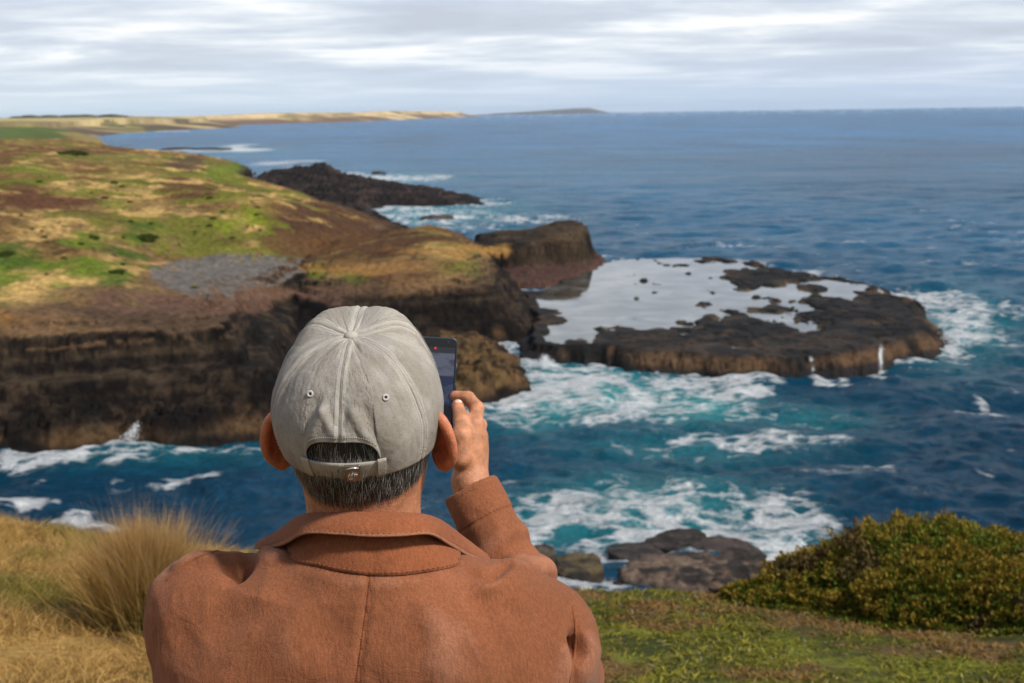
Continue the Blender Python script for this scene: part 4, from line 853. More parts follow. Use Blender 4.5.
# --- hair: dark scalp shell and thousands of strands, black flecked with grey
def scalp(th, u, off=0.0):
    k = np.sqrt(np.clip(1 - ((u - .008) / .104) ** 2, .02, 1)); s_, b_ = (.0785 + off) * k, (.0865 + off) * k
    return H(0, 0, 0) + hs * (np.sin(th) * s_)[..., None] + hb * (np.cos(th) * b_)[..., None] + hu * u[..., None]
tb = np.linspace(-1.62, 1.62, 110)
def hairline(th): return -.068 + .040 * np.clip(np.abs(th) / 1.5, 0, 1.1) ** 3
tt = np.linspace(0, 1, 40)[:, None]; U_ = hairline(tb)[None] * (1 - tt) + .075 * tt; TB = np.broadcast_to(tb[None], U_.shape)
off = .0035 * sst(tt, 0, .18) + .005 * sst(U_, .004, .022)
hv = scalp(TB, U_, off)
hm, t, b = material('hair_grey_black'); at = N(t, 'ShaderNodeAttribute', attribute_name='Col'); t.links.new(at.outputs['Color'], b.inputs['Base Color']); b.inputs['Roughness'].default_value = .42; b.inputs['Specular IOR Level'].default_value = .5
hshell = (hv.reshape(-1, 3), grid_faces(*TB.shape))
rg = np.random.default_rng(77); n = 26000
th = rg.uniform(-1.6, 1.6, n); tq = rg.random(n); u = hairline(th) * (1 - tq) + .070 * tq + rg.normal(0, .002, n)
p0 = scalp(th, u, .0015 + .005 * sst(u, .004, .022)); nrm = hs * np.sin(th)[:, None] + hb * np.cos(th)[:, None] + hu * ((u - .02) / .14)[:, None]; nrm /= np.linalg.norm(nrm, axis=1)[:, None]
down = -hu + .17 * rg.normal(size=(n, 3)) + hs * (-np.sin(th) * .28 + .12 * np.sin(th * 9 + u * 120))[:, None]; down -= nrm * (down * nrm).sum(1)[:, None]; down /= np.linalg.norm(down, axis=1)[:, None]
Ls = rg.uniform(.012, .026, n) * (.45 + .55 * sst(tq, 0, .25)) ; seg = 4; rows = []; side = np.cross(down, nrm)
lift = rg.uniform(.12, .42, n)
for k in range(seg + 1):
    q = k / seg; c = p0 + down * (Ls * q)[:, None] + nrm * (Ls * (lift * q - .22 * q * q))[:, None]; w = (.00030 * (1 - .8 * q)) * side; rows += [c - w, c + w]
V = np.stack(rows, 1).reshape(-1, 3); o = np.arange(n)[:, None] * 2 * (seg + 1)
Fc = np.concatenate([o + np.array([[2 * k, 2 * k + 1, 2 * k + 3, 2 * k + 2]]) for k in range(seg)], 1).reshape(-1, 4)
grey = (rg.random(n) < .34 + .25 * (u > .01) + .2 * sst(fbm(th * 6, u * 60, 3, 601), .5, .65)); hc_ = np.where(grey[:, None], np.array((.27, .26, .25)) * rg.uniform(.2, 1.5, (n, 1)), np.array((.014, .012, .011)) * rg.uniform(.6, 2.4, (n, 1)))
V = np.vstack([hshell[0], V]); Fc = np.vstack([hshell[1], Fc + len(hshell[0])])
mk('hair', V, Fc, hm, person, col=np.vstack([np.tile((.012, .010, .009), (len(hshell[0]), 1)), np.repeat(hc_, 2 * (seg + 1), 0)]))

# --- cap
def fabric_mat(name, base, var, weave=1500.0, bump=.35, wscale=9, lo=.8, hi=1.18, fuzz=0.0, wrinkle=0.0, ribs=1.0):
    m, t, b = material(name); at = N(t, 'ShaderNodeAttribute', attribute_name='Col')
    big = noise_node(t, wscale, 5, .6); mr = N(t, 'ShaderNodeMapRange'); t.links.new(big, mr.inputs[0]); mr.inputs[1].default_value = .3; mr.inputs[2].default_value = .7; mr.inputs[3].default_value = lo; mr.inputs[4].default_value = hi
    v = N(t, 'ShaderNodeVectorMath', operation='SCALE'); t.links.new(at.outputs['Color'], v.inputs[0])
    fine = noise_node(t, weave, 3, .7); m2 = N(t, 'ShaderNodeMapRange'); t.links.new(fine, m2.inputs[0]); m2.inputs[1].default_value = .3; m2.inputs[2].default_value = .7; m2.inputs[3].default_value = 1 - var; m2.inputs[4].default_value = 1 + var
    sc0 = M_('MULTIPLY', mr.outputs[0], m2.outputs[0], tree=t)
    b.inputs['Roughness'].default_value = .95; b.inputs['Specular IOR Level'].default_value = .12
    if fuzz: b.inputs['Sheen Weight'].default_value = fuzz; b.inputs['Sheen Roughness'].default_value = .5; b.inputs['Sheen Tint'].default_value = (1, .85, .75, 1)
    h = fine
    mp = N(t, 'ShaderNodeMapping'); mp.inputs['Scale'].default_value = (1, 1, .12); t.links.new(N(t, 'ShaderNodeNewGeometry').outputs['Position'], mp.inputs[0])
    rib = noise_node(t, weave * .55, 2, .6, mp.outputs[0]); h = M_('ADD', h, M_('MULTIPLY', rib, ribs, tree=t), tree=t)
    t.links.new(M_('MULTIPLY', sc0, M_('ADD', 1 - .35 * ribs, M_('MULTIPLY', rib, .7 * ribs, tree=t), tree=t), tree=t), v.inputs['Scale']); t.links.new(v.outputs[0], b.inputs['Base Color'])
    h = M_('ADD', h, M_('MULTIPLY', noise_node(t, 60, 4, .6), wrinkle, tree=t), tree=t)
    bp = N(t, 'ShaderNodeBump'); bp.inputs['Strength'].default_value = bump; bp.inputs['Distance'].default_value = .0012; t.links.new(h, bp.inputs['Height'])
    if wrinkle:                                                       # soft creases of worn cloth
        wn_ = noise_node(t, 26, 3, .55, None, .8); rd = M_('ABSOLUTE', M_('SUBTRACT', wn_, .5, tree=t), tree=t); b2 = N(t, 'ShaderNodeBump'); b2.inputs['Strength'].default_value = .35; b2.inputs['Distance'].default_value = .006 * wrinkle; b2.invert = True
        t.links.new(rd, b2.inputs['Height']); t.links.new(b2.outputs[0], bp.inputs['Normal'])
    t.links.new(bp.outputs[0], b.inputs['Normal'])
    return m
capm = fabric_mat('washed_cotton_cap', None, .15, 620, .35, 16, .88, 1.10, wrinkle=.9, ribs=0)
TA, ZT, ZB = .43, .0155, -.006
def cap_low(th):
    x = np.abs(th) / TA; arch = ZT + (.0425 - ZT) * np.clip(1 - np.clip(x, 0, 1) ** 3.6, 0, 1) ** .45
    return np.where(x < 1, arch, ZB)
def cap_pt(th, t, off=0.0):
    """th from the back round to the right; t 0 at the lower edge, 1 at the button"""
    z0 = cap_low(th); Hh = .124; c = np.cos(th); fr = sst(-c, -.1, .9)
    n_ = 2.25 + .75 * fr + .15 * np.sin(th) ** 2; q0 = np.arcsin(np.clip(np.maximum(z0, 0) / Hh, 0, 1) ** (n_ / 2)); q = q0 + (math.pi / 2 - q0) * t
    z = Hh * np.sin(q) ** (2 / n_); rho = np.clip(np.cos(q), 0, 1) ** (2 / n_); z = z + np.minimum(z0, 0) * (1 - t) ** 12
    rs = .0985; rb = np.where(c > 0, .1015, .106); R_ = 1 / np.sqrt((np.sin(th) / rs) ** 2 + (c / rb) ** 2)
    rr_ = R_ * rho * (1 - .105 * np.clip(1 - z / .055, 0, 1.2) ** 2)
    z = z + .020 * fr * np.exp(-((rho - .62) / .33) ** 2)
    k = th / (math.pi / 3); ds = np.abs(k - np.round(k)) * (math.pi / 3); arc = ds * rr_
    puff = .0022 * np.sin(np.clip(ds / (math.pi / 6), 0, 1) * math.pi / 2) * np.clip(rho * 1.5, 0, 1) * sst(t, -.1, .35)
    seam = -.0009 * np.exp(-(arc / .0009) ** 2) + .0006 * np.exp(-((arc - .0042) / .0024) ** 2)
    seam = seam * sst(rho, .06, .16)
    wr = .0024 * (fbm(th * 5 + 3, t * 7, 4, 611) - .5) + .0012 * (fbm(th * 16, t * 13, 3, 613) - .5)
    def gau(a0, t0, a1, t1, w, h):
        ax, bx = a0, t0 * 1.2; ex, ey = a1 - a0, (t1 - t0) * 1.2; s = np.clip(((th - ax) * ex + (t * 1.2 - bx) * ey) / (ex * ex + ey * ey), 0, 1)
        d2 = (th - ax - s * ex) ** 2 + (t * 1.2 - bx - s * ey) ** 2; return h * np.exp(-d2 / w ** 2)
    for g in ((-.34, .02, -.20, .22, .06, .0032), (-.20, .22, -.05, .04, .05, .0022), (.30, .02, .18, .2, .06, .003), (.18, .2, .05, .05, .05, .0022), (-.50, .10, -.30, .28, .07, -.0020), (.46, .04, .34, .24, .07, -.0022),
              (-.55, .86, -.9, .55, .1, -.0016), (.4, .9, .7, .6, .1, -.0018), (0, .97, 0, .5, .1, .0012), (.62, .05, .9, .22, .08, .0016), (-.62, .05, -.8, .2, .08, .0016), (1.0, .3, 1.15, .6, .08, -.0014)): wr = wr + gau(*g)
    d = puff + seam + wr * sst(t, 0, .06) + off; rr_ = rr_ + d * np.clip(rho * 1.25, 0, 1); z = z + d * np.clip(z / Hh, 0, 1) ** 1.5
    hem = np.exp(-(t * 1.0 / .035) ** 2) * .0009; rr_ = rr_ + hem
    return H(0, 0, 0) + hs * (np.sin(th) * rr_)[..., None] + hb * (c * rr_)[..., None] + hu * z[..., None], arc, rho
cap_th = np.unique(np.round(np.r_[np.linspace(-math.pi, math.pi, 620), np.linspace(-TA - .012, -TA + .03, 40), np.linspace(TA - .03, TA + .012, 40), np.linspace(-.5, .5, 160)], 6))
cap_t = np.r_[np.linspace(0, .12, 26, endpoint=False), np.linspace(.12, .985, 150), .995]
TH_, TT_ = np.meshgrid(cap_th, cap_t); CP, arc, rho = cap_pt(TH_, TT_)
cc = np.tile(np.array((.272, .247, .210)), TH_.shape + (1,)); cc = cmix(cc, (.47, .44, .39), .7 * np.exp(-((arc - .004) / .003) ** 2)); cc = cmix(cc, (.19, .17, .145), .6 * np.exp(-(arc / .0009) ** 2) * sst(rho, .08, .2))
cc = cmix(cc, (.34, .32, .295), .5 * sst(fbm(TH_ * 3, TT_ * 5, 4, 617), .45, .65)); cc = cmix(cc, (.42, .395, .35), .45 * sst(fbm(TH_ * 4 + 7, TT_ * 4, 4, 619), .52, .68))
cap = mk('cap', CP.reshape(-1, 3), grid_faces(*TH_.shape), capm, person, col=cc.reshape(-1, 3))
sm_ = cap.modifiers.new('cloth', 'SOLIDIFY'); sm_.thickness = .0016; sm_.offset = 1
tag(cap, 'washed pale grey six panel cap')
# button
bt = iv * np.array([1, 1, 1]); bc0, _, _ = cap_pt(np.array([0.0]), np.array([1.0])); icv, icf = icos(3)
mk('button', bc0[0] + hu * .001 + (icv[:, :1] * hs * .0078 + icv[:, 1:2] * hb * .0078 + icv[:, 2:] * hu * .0048), icf, capm, cap, col=np.tile((.42, .385, .33), (len(icv), 1)))
# eyelets
metal = flat_mat('eyelet_thread', (.50, .46, .43), .7); dark = flat_mat('hole_shade', (.015, .014, .013), .9)
def eyelet(th0, t0):
    e = 2e-3; c, _, _ = cap_pt(np.array([th0]), np.array([t0])); cth, _, _ = cap_pt(np.array([th0 + e]), np.array([t0])); ct, _, _ = cap_pt(np.array([th0]), np.array([t0 + e]))
    a = (cth - c)[0]; a /= np.linalg.norm(a); n = np.cross(a, (ct - c)[0]); n /= np.linalg.norm(n); n = n if n @ hb > 0 else -n; b2 = np.cross(n, a); c = c[0] + n * .0022
    an = np.linspace(0, 2 * math.pi, 24, endpoint=False); ring = c + .0027 * (np.cos(an)[:, None] * a + np.sin(an)[:, None] * b2)
    V, Fc = sweep(np.vstack([ring, ring[:1]]), .0013, 8, False); e_ = mk('eyelet', V, Fc, metal, cap)
    V, Fc = disc(c - n * .0002, n, .0015); mk('eyelet_shade_disc', V, Fc, dark, cap)  # dark disc stands in for the shade inside the eyelet
def find_cap(u, v):
    th = np.linspace(-1.2, 1.2, 241); t = np.linspace(.05, .95, 181); A_, B_ = np.meshgrid(th, t); p, _, _ = cap_pt(A_, B_); x, y = proj(p); k = np.argmin((x - u) ** 2 + (y - v) ** 2); return A_.ravel()[k], B_.ravel()[k]
for uv in ((310.5, 394), (385.5, 397.5)): eyelet(*find_cap(*uv))
# stitch rows along the back seam, the crown seams and the opening
stv, stf, so = [], [], 0
def stitch(pts, nrm, r=.00042):
    global so
    for i in range(0, len(pts) - 1, 2):
        a = pts[i] + nrm[i] * .0004; b = pts[i + 1] + nrm[i + 1] * .0004; V, Fc = sweep(np.array([a, (a + b) / 2 + nrm[i] * .0003, b]), [r * .6, r, r * .6], 5); stv.append(V); stf.extend([[q + so for q in f] for f in Fc]); so += len(V)
def cap_line(thf, ts, off=.0017):
    p, _, _ = cap_pt(thf(ts), ts, off); q, _, _ = cap_pt(thf(ts), ts, off + .002); n = q - p; n /= np.linalg.norm(n, axis=1)[:, None] + 1e-9; return p, n
for base_th in (0, math.pi / 3, -math.pi / 3, 2 * math.pi / 3, -2 * math.pi / 3):
    for sg in (-1, 1):
        ts = np.linspace(.03, .93, 120); stitch(*cap_line(lambda t: base_th + sg * .0044 / (.1 * np.cos(t * 1.5) ** .9 + .004), ts))
ths = np.linspace(-TA * .985, TA * .985, 70); p, _, _ = cap_pt(ths, np.full(70, .035), .0017); stitch(p, np.tile(hb, (70, 1)))
V = np.concatenate(stv); mk('stitching', V, stf, flat_mat('cap_thread', (.50, .47, .42), .9), cap)
# strap with its folded tabs and a buckle
def band(th0, th1, u0, u1, off, n=60, m=7):
    th = np.linspace(th0, th1, n); q = np.linspace(0, 1, m); A_, B_ = np.meshgrid(th, q); u_ = u0 + (u1 - u0) * B_
    rs, rb = .0985, .1015; R_ = 1 / np.sqrt((np.sin(A_) / rs) ** 2 + (np.cos(A_) / rb) ** 2) * (1 - .105 * np.clip(1 - u_ / .055, 0, 1.2) ** 2) + off + .0006 * np.sin(q * math.pi)[:, None]
    R_ = R_ + .0006 * (fbm(A_ * 9, B_ * 2, 3, 631) - .5)
    return (H(0, 0, 0) + hs * (np.sin(A_) * R_)[..., None] + hb * (np.cos(A_) * R_)[..., None] + hu * u_[..., None]).reshape(-1, 3), grid_faces(m, n)
V, Fc = band(-.475, .475, -.0062, .0155, .0016, 80); st = mk('strap', V, Fc, capm, cap, col=np.tile((.37, .34, .285), (len(V), 1))); s2 = st.modifiers.new('t', 'SOLIDIFY'); s2.thickness = .0022
for sg in (-1, 1):
    a = .40 * sg; V, Fc = band(min(a, a + .10 * sg), max(a, a + .10 * sg), -.0072, .0185, .0038, 16); o_ = mk('strap_tab', V, Fc, capm, cap, col=np.tile((.39, .36, .305), (len(V), 1))); s2 = o_.modifiers.new('t', 'SOLIDIFY'); s2.thickness = .0016
steel, t, b = material('brushed_buckle'); b.inputs['Base Color'].default_value = (.30, .25, .22, 1); b.inputs['Metallic'].default_value = .9; b.inputs['Roughness'].default_value = .38
V, Fc = band(.035, .205, -.0085, .0150, .0052, 20, 12); bk = mk('buckle', V, Fc, steel, cap); s2 = bk.modifiers.new('t', 'SOLIDIFY'); s2.thickness = .0018
bright, t, b = material('buckle_mark'); b.inputs['Base Color'].default_value = (.75, .74, .73, 1); b.inputs['Metallic'].default_value = .7; b.inputs['Roughness'].default_value = .3
# raised slanted bars of the emblem and the bright pin along the top edge
prt = []
def on_band(th, u, off): rs, rb = .0985, .1015; R_ = 1 / np.sqrt((math.sin(th) / rs) ** 2 + (math.cos(th) / rb) ** 2) * (1 - .105 * min(max(1 - u / .055, 0), 1.2) ** 2) + off; return H(0, 0, 0) + hs * math.sin(th) * R_ + hb * math.cos(th) * R_ + hu * u
for a0, u0, a1, u1, r in ((.060, -.0015, .082, .0035, .0008), (.085, -.0015, .120, .0055, .0010), (.125, .000, .145, .0045, .0008), (.150, .000, .165, .004, .0007), (.065, -.0035, .115, -.0025, .0006)): prt.append(sweep([on_band(a0, u0, .0068), on_band(a1, u1, .0068)], r, 6))
prt.append(sweep([on_band(.05, .0115, .0070), on_band(.12, .0132, .0072), on_band(.19, .0125, .0070)], [.0006, .0011, .0006], 6))
V, Fc = join(prt); mk('buckle_emblem', V, Fc, bright, cap)
# sweatband edge and visor (faces the sea)
vt = np.linspace(math.pi - .8, math.pi + .8, 50); vr = np.linspace(0, 1, 12); A_, B_ = np.meshgrid(vt, vr); ext = np.cos((A_ - math.pi) / .8 * math.pi / 2).clip(0) ** .6 * .07
R_ = 1 / np.sqrt((np.sin(A_) / .0985) ** 2 + (np.cos(A_) / .106) ** 2) * .89 + ext * B_; u_ = .004 - .016 * B_ ** 1.5 - .02 * (np.sin(A_) ** 2) * B_
V = (H(0, 0, 0) + hs * (np.sin(A_) * R_)[..., None] + hb * (np.cos(A_) * R_)[..., None] + hu * u_[..., None]).reshape(-1, 3)
vz = mk('visor', V, grid_faces(12, 50), capm, cap, col=np.tile((.36, .33, .28), (len(V), 1))); s2 = vz.modifiers.new('t', 'SOLIDIFY'); s2.thickness = .003

# --- jacket
jl = np.array([LEL[0] - .12, 1.38, gz + .72]); jh = np.array([REL[0] + .12, 2.06, NK[2] + .14])
J = Vol(jl, jh, .0028)
def torso(V_, zs, ws, ds, cxs, cys, k):
    sl, (x, y, z) = V_.region(V_.lo, V_.lo + V_.h * V_.n, 0)
    i = lambda a: np.interp(z, zs, a)
    w, d_ = i(ws), i(ds); q = (np.abs(x - i(cxs)) / w) ** 2.5 + (np.abs(y - i(cys)) / d_) ** 2.3; q = q ** (1 / 2.4)
    d = (q - 1) * np.minimum(w, d_) * .9; d = np.maximum(d, z - zs[-1]); d = np.maximum(d, zs[0] - z); V_.put(sl, d, k)
zt_ = NK[2]; cxp = Q(368, 600, 1.6)[0]
torso(J, [gz + .76, gz + .95, zt_ - .33, zt_ - .18, zt_ - .06, zt_ + .0], [.215, .205, .205, .215, .19, .12], [.135, .125, .125, .128, .115, .08], [cxp, cxp, cxp, cxp, cxp, cxp], [1.62, 1.615, 1.60, 1.595, 1.595, 1.595], .01)
J.capsule(Q(338, 603, 1.585), LSH, .068, .066, .05); J.capsule(Q(392, 603, 1.585), Q(498, 623, 1.585), .068, .063, .05); J.capsule(Q(498, 622, 1.585), RSH, .062, .067, .04)
for sx, ex_ in ((310, 250), (425, 480)): J.capsule(Q(sx, 640, 1.555), Q(ex_, 690, 1.56), .075, .085, .06)          # shoulder blades
J.capsule(Q(365, 590, 1.575), Q(366, 640, 1.57), .062, .075, .05)
J.chain([LSH, LEL, LWR], [.066, .058, .046], .03)
J.capsule(RSH, REL, .065, .052, .03)
fdir = (CUF - REL) / np.linalg.norm(CUF - REL); MID = REL * .5 + CUF * .5; J.capsule(REL, MID, .049, .0480, .02); J.capsule(MID, CUF, .0480, .0385, .02, flat=.0)
J.capsule(CUF - fdir * .050, CUF, .0412, .0390, .004, flat=.0)                                                     # cuff band
J.capsule(CUF - fdir * .018, CUF + fdir * .02, .0325, .033, .003, cut=True)                                        # hollow end
jV, jF = J.mesh(3); del J
jn = vnormals(jV, jF)
JU, JV = proj(jV); fac = (jn @ (CAM - HC)) / np.linalg.norm(CAM - HC)
qx_ = jV[:, 0] + .03 * (fbm3(jV[:, 0] * 9, jV[:, 1] * 9, jV[:, 2] * 9, 2, 691) - .5); crk = 1 - np.abs(2 * fbm3(qx_ * 11 + jV[:, 2] * 3, jV[:, 1] * 9, jV[:, 2] * 6, 2, 693) - 1)
d = .0060 * (fbm3(jV[:, 0] * 7, jV[:, 1] * 7, jV[:, 2] * 5, 3, 701) - .5) + .0028 * (fbm3(jV[:, 0] * 22, jV[:, 1] * 22, jV[:, 2] * 14, 3, 703) - .5) + .0060 * (crk - .7) + .0030 * (1 - np.abs(2 * fbm3(qx_ * 26 + jV[:, 2] * 9, jV[:, 1] * 20, jV[:, 2] * 14, 2, 695) - 1) - .7)
def fold(pts, h, w, taper=True):
    """a cloth ridge (h>0) or crease (h<0) along a line on the back of the jacket; w in metres"""
    global d
    pts = np.array(pts, float); best = np.full(len(jV), 1e9); tb_ = np.zeros(len(jV)); L = 0; tot = np.linalg.norm(np.diff(pts, axis=0), axis=1).sum()
    for i in range(len(pts) - 1):
        e = pts[i + 1] - pts[i]; l = np.linalg.norm(e); s = np.clip(((JU - pts[i, 0]) * e[0] + (JV - pts[i, 1]) * e[1]) / (l * l), 0, 1)
        dd = np.hypot(JU - pts[i, 0] - s * e[0], JV - pts[i, 1] - s * e[1]); m = dd < best; best = np.where(m, dd, best); tb_ = np.where(m, (L + s * l) / tot, tb_); L += l
    amp = np.sin(np.clip(tb_, .02, .98) * math.pi) ** .6 if taper else 1
    d = d + 2.0 * h * amp * np.exp(-(best / 900 / w) ** 2) * sst(fac, -.15, .3)
fold([(168, 568), (195, 558), (225, 560), (240, 566)], .0035, .006); fold([(216, 555), (238, 568), (257, 553)], -.013, .008); fold([(226, 584), (238, 575), (247, 560)], -.008, .004); fold([(245, 562), (262, 556), (290, 556)], .005, .009); fold([(205, 548), (228, 547), (250, 551)], .006, .007)
fold([(150, 600), (154, 640), (152, 683)], -.002, .004); fold([(160, 575), (172, 562), (190, 553)], -.003, .004)
fold([(462, 568), (482, 575), (500, 573)], -.004, .006); fold([(486, 580), (500, 570), (514, 564)], -.005, .005); fold([(500, 562), (520, 560), (540, 568)], .005, .010); fold([(470, 586), (486, 588), (505, 582)], .003, .008)
fold([(574, 634), (577, 648), (577, 660)], -.014, .0055); fold([(568, 608), (573, 632), (571, 690)], -.003, .005); fold([(582, 628), (588, 650), (584, 690)], .004, .010); fold([(560, 640), (566, 660), (556, 700)], .004, .010)
fold([(370, 578), (364, 630), (354, 700)], -.0016, .0045, False); fold([(300, 600), (290, 640), (300, 690)], .003, .03); fold([(430, 596), (450, 640), (440, 690)], .003, .03); fold([(320, 590), (260, 610), (200, 640)], -.0025, .02); fold([(420, 588), (480, 606), (540, 625)], -.0025, .02)
fold([(288, 562), (330, 580), (372, 584), (420, 582), (460, 574)], .002, .010)
# sleeve wrinkles running round the raised forearm
ax_ = fdir; rel = jV - REL; sl_ = rel @ ax_; Lf = np.linalg.norm(CUF - REL); onf = (np.linalg.norm(rel - sl_[:, None] * ax_, axis=1) < .075) & (sl_ > -.02) & (sl_ < Lf - .055)
o1 = np.cross(ax_, [0, 0, 1.]); o1 /= np.linalg.norm(o1); o2 = np.cross(ax_, o1); an = np.arctan2(rel @ o2, rel @ o1)
wv = np.sin(sl_ * 95 + 1.9 * np.sin(an * 1.0 + .6) + 5 * fbm3(jV[:, 0] * 9, jV[:, 1] * 9, jV[:, 2] * 9, 2, 705)); d = d + onf * (.0062 * np.clip(wv, -.6, 1) * sst(sl_, Lf - .05, Lf - .10) * sst(sl_, .03, .13))
d = d - .0022 * np.exp(-((sl_ - (Lf - .050)) / .0022) ** 2) * (np.linalg.norm(rel - sl_[:, None] * ax_, axis=1) < .06)
jV = jV + jn * d[:, None]; jV = lap(jV, jF, .12)
jacketm = fabric_mat('rust_brushed_cotton', None, .17, 560, .6, 11, .86, 1.14, fuzz=.10, wrinkle=1.3)
jc = np.tile(np.array((.228, .083, .038)), (len(jV), 1)); jc = cmix(jc, (.29, .108, .052), .5 * sst(fbm3(jV[:, 0] * 14, jV[:, 1] * 14, jV[:, 2] * 6, 4, 707), .46, .66)); jc = cmix(jc, (.20, .070, .032), .45 * sst(fbm3(jV[:, 0] * 9, jV[:, 1] * 9, jV[:, 2] * 9, 3, 709), .5, .68))
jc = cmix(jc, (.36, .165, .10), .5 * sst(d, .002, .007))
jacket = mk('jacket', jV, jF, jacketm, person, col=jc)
tree = BVHTree.FromPolygons([Vector(q) for q in jV], [tuple(int(i) for i in q) for q in jF])
def onjacket(u, v, off=0.0):
    dr = Vector(ray(u, v)).normalized(); h_, n_, _, _ = tree.ray_cast(Vector(CAM), dr, 5)
    if h_ is None: return None, None
    if n_.dot(dr) > 0: n_ = -n_
    return np.array(h_ + n_ * off), np.array(n_)
def seam_line(pts, n=60):
    pp = catmull(np.c_[np.array(pts, float), np.zeros(len(pts))], n); out = [onjacket(a, b_) for a, b_, _ in pp]; out = [o for o in out if o[0] is not None]
    return np.array([o[0] for o in out]), np.array([o[1] for o in out])
thread = flat_mat('jacket_thread', (.30, .115, .065), .9)
def welt(pts, width, n, name):
    p, nn = seam_line(pts, n); tg = np.gradient(p, axis=0); tg /= np.linalg.norm(tg, axis=1)[:, None]; sd2 = np.cross(tg, nn)
    prof = [(-.5, -.0012), (-.42, .0006), (-.1, .0010), (.06, .0009), (.1, -.0004), (.5, -.0012)]
    V = np.concatenate([p + sd2 * (w * width) + nn * h_ for w, h_ in prof]); Fc = grid_faces(len(prof), len(p)); o_ = mk(name, V, Fc, jacketm, jacket, col=np.tile((.232, .077, .033), (len(V), 1)))
    return p, nn, sd2
parts = []
def flush(name):
    global parts
    V, Fc = join(parts); mk(name, V, Fc, thread, jacket); parts = []
def dashes(p, nn, sd2, offs, step=2, r=.00040):
    for of in offs:
        q = p + sd2 * of + nn * .0009
        for i in range(0, len(q) - 1, step): parts.append(sweep([q[i], (q[i] + q[i + 1]) / 2 + nn[i] * .0002, q[i + 1]], [r * .7, r, r * .7], 5))
s_ = welt([(370.5, 577), (367, 605), (362, 640), (354, 700), (346, 760)], .0075, 150, 'back_seam'); dashes(*s_, (-.0026, .0005)); flush('back_stitching')
s_ = welt([(572, 606), (575, 630), (573, 660), (566, 700)], .006, 50, 'armhole_seam')
s_ = welt([(258, 551), (238, 548), (212, 552), (188, 562), (166, 580)], .005, 60, 'shoulder_seam')
# collar: a stand round the neck and a turned-down leaf that lifts clear at both points
def qpts(a): a = np.array(a, float); return Q(a[:, 0], a[:, 1], a[:, 2])
NS = 90
Sm = catmull(qpts([(304, 550, 1.66), (292, 555, 1.60), (296, 562, 1.545), (318, 567, 1.505), (345, 573, 1.488), (371, 576, 1.484), (400, 576, 1.486), (430, 572, 1.500), (454, 567, 1.535), (458, 562, 1.59), (446, 554, 1.66)]), NS)
Tp = catmull(qpts([(266, 541, 1.69), (280, 530, 1.645), (298, 517, 1.60), (318, 513, 1.562), (345, 512.5, 1.540), (371, 512.5, 1.534), (400, 513, 1.538), (424, 515, 1.556), (441, 521, 1.592), (462, 537, 1.65), (480, 552, 1.70)]), NS)
Bt = catmull(qpts([(257, 549, 1.665), (268, 548.5, 1.615), (284, 545, 1.565), (306, 534, 1.530), (340, 535, 1.512), (371, 537, 1.506), (402, 536.5, 1.508), (430, 535, 1.526), (450, 546, 1.565), (470, 558, 1.62), (489, 564, 1.68)]), NS)
Sm = np.array([(lambda h_: h_[0] if h_[0] is not None and np.linalg.norm(h_[0] - q) < .06 else q)(onjacket(*[float(k) for k in proj(q)], .0012)) for q in Sm]); Sm = np.vstack([Sm[:1], (Sm[:-2] + 2 * Sm[1:-1] + Sm[2:]) / 4, Sm[-1:]])
outw = Bt - NK; outw[:, 2] = 0; outw /= np.linalg.norm(outw, axis=1)[:, None]
def strip(rows): return np.concatenate(rows), grid_faces(len(rows), len(rows[0]))
w_ = lambda s: (.0050 * (fbm(np.linspace(0, 9, NS), np.full(NS, s), 3, 721) - .5))[:, None] * outw
stand = []
for q in np.linspace(0, 1, 14):
    bulge = .004 * math.sin(q * math.pi); stand.append(Sm * (1 - q) + (Tp - outw * .004 + np.array([0, 0, -.003])) * q + outw * (bulge + .0008 * (1 - q)) + w_(q * 2) * 1.4 * q)
V, Fc = strip(stand); o_ = mk('collar_stand', V, Fc, jacketm, jacket, col=np.tile((.238, .079, .034), (len(V), 1))); s2 = o_.modifiers.new('t', 'SOLIDIFY'); s2.thickness = .0022
leaf = [Tp - outw * .010 + np.array([0, 0, -.020]), Tp - outw * .0075 + np.array([0, 0, -.005])]
for q in np.linspace(0, 1, 14): leaf.append(Tp * (1 - q) + Bt * q + outw * (.0035 * math.sin(q * math.pi) + .001) + np.array([0, 0, .0025 * math.sin(q * math.pi)]) + w_(3 + q) * .8)
V, Fc = strip(leaf); lc = np.tile((.243, .081, .035), (len(V), 1)); lc[-NS * 2:] = (.28, .118, .064); o_ = mk('collar_leaf', V, Fc, jacketm, jacket, col=lc); s2 = o_.modifiers.new('t', 'SOLIDIFY'); s2.thickness = .0030; s2.offset = 0
sb = o_.modifiers.new('b', 'BEVEL'); sb.width = .0008; sb.segments = 2; sb.limit_method = 'ANGLE'
row = leaf[-3]; nn = np.tile(outw, 1); tg = np.gradient(row, axis=0); dashes(catmull(row + outw * .0012, 170), catmull(outw, 170), catmull(outw * 0, 170), (0,), 2); flush('collar_stitching')
row = stand[1]; dashes(catmull(row + outw * .0016, 150), catmull(outw, 150), catmull(outw * 0, 150), (0,), 2); flush('neck_stitching')
# stitching round the cuff
cr_ = .0416; an = np.linspace(0, 2 * math.pi, 90)
for off_, rr_ in ((-.046, .0425), (-.006, .0398)):
    ring = CUF + fdir * off_ + rr_ * (np.cos(an)[:, None] * o1 + np.sin(an)[:, None] * o2); dashes(ring, (np.cos(an)[:, None] * o1 + np.sin(an)[:, None] * o2), ring * 0, (0,), 2); flush('cuff_stitching')

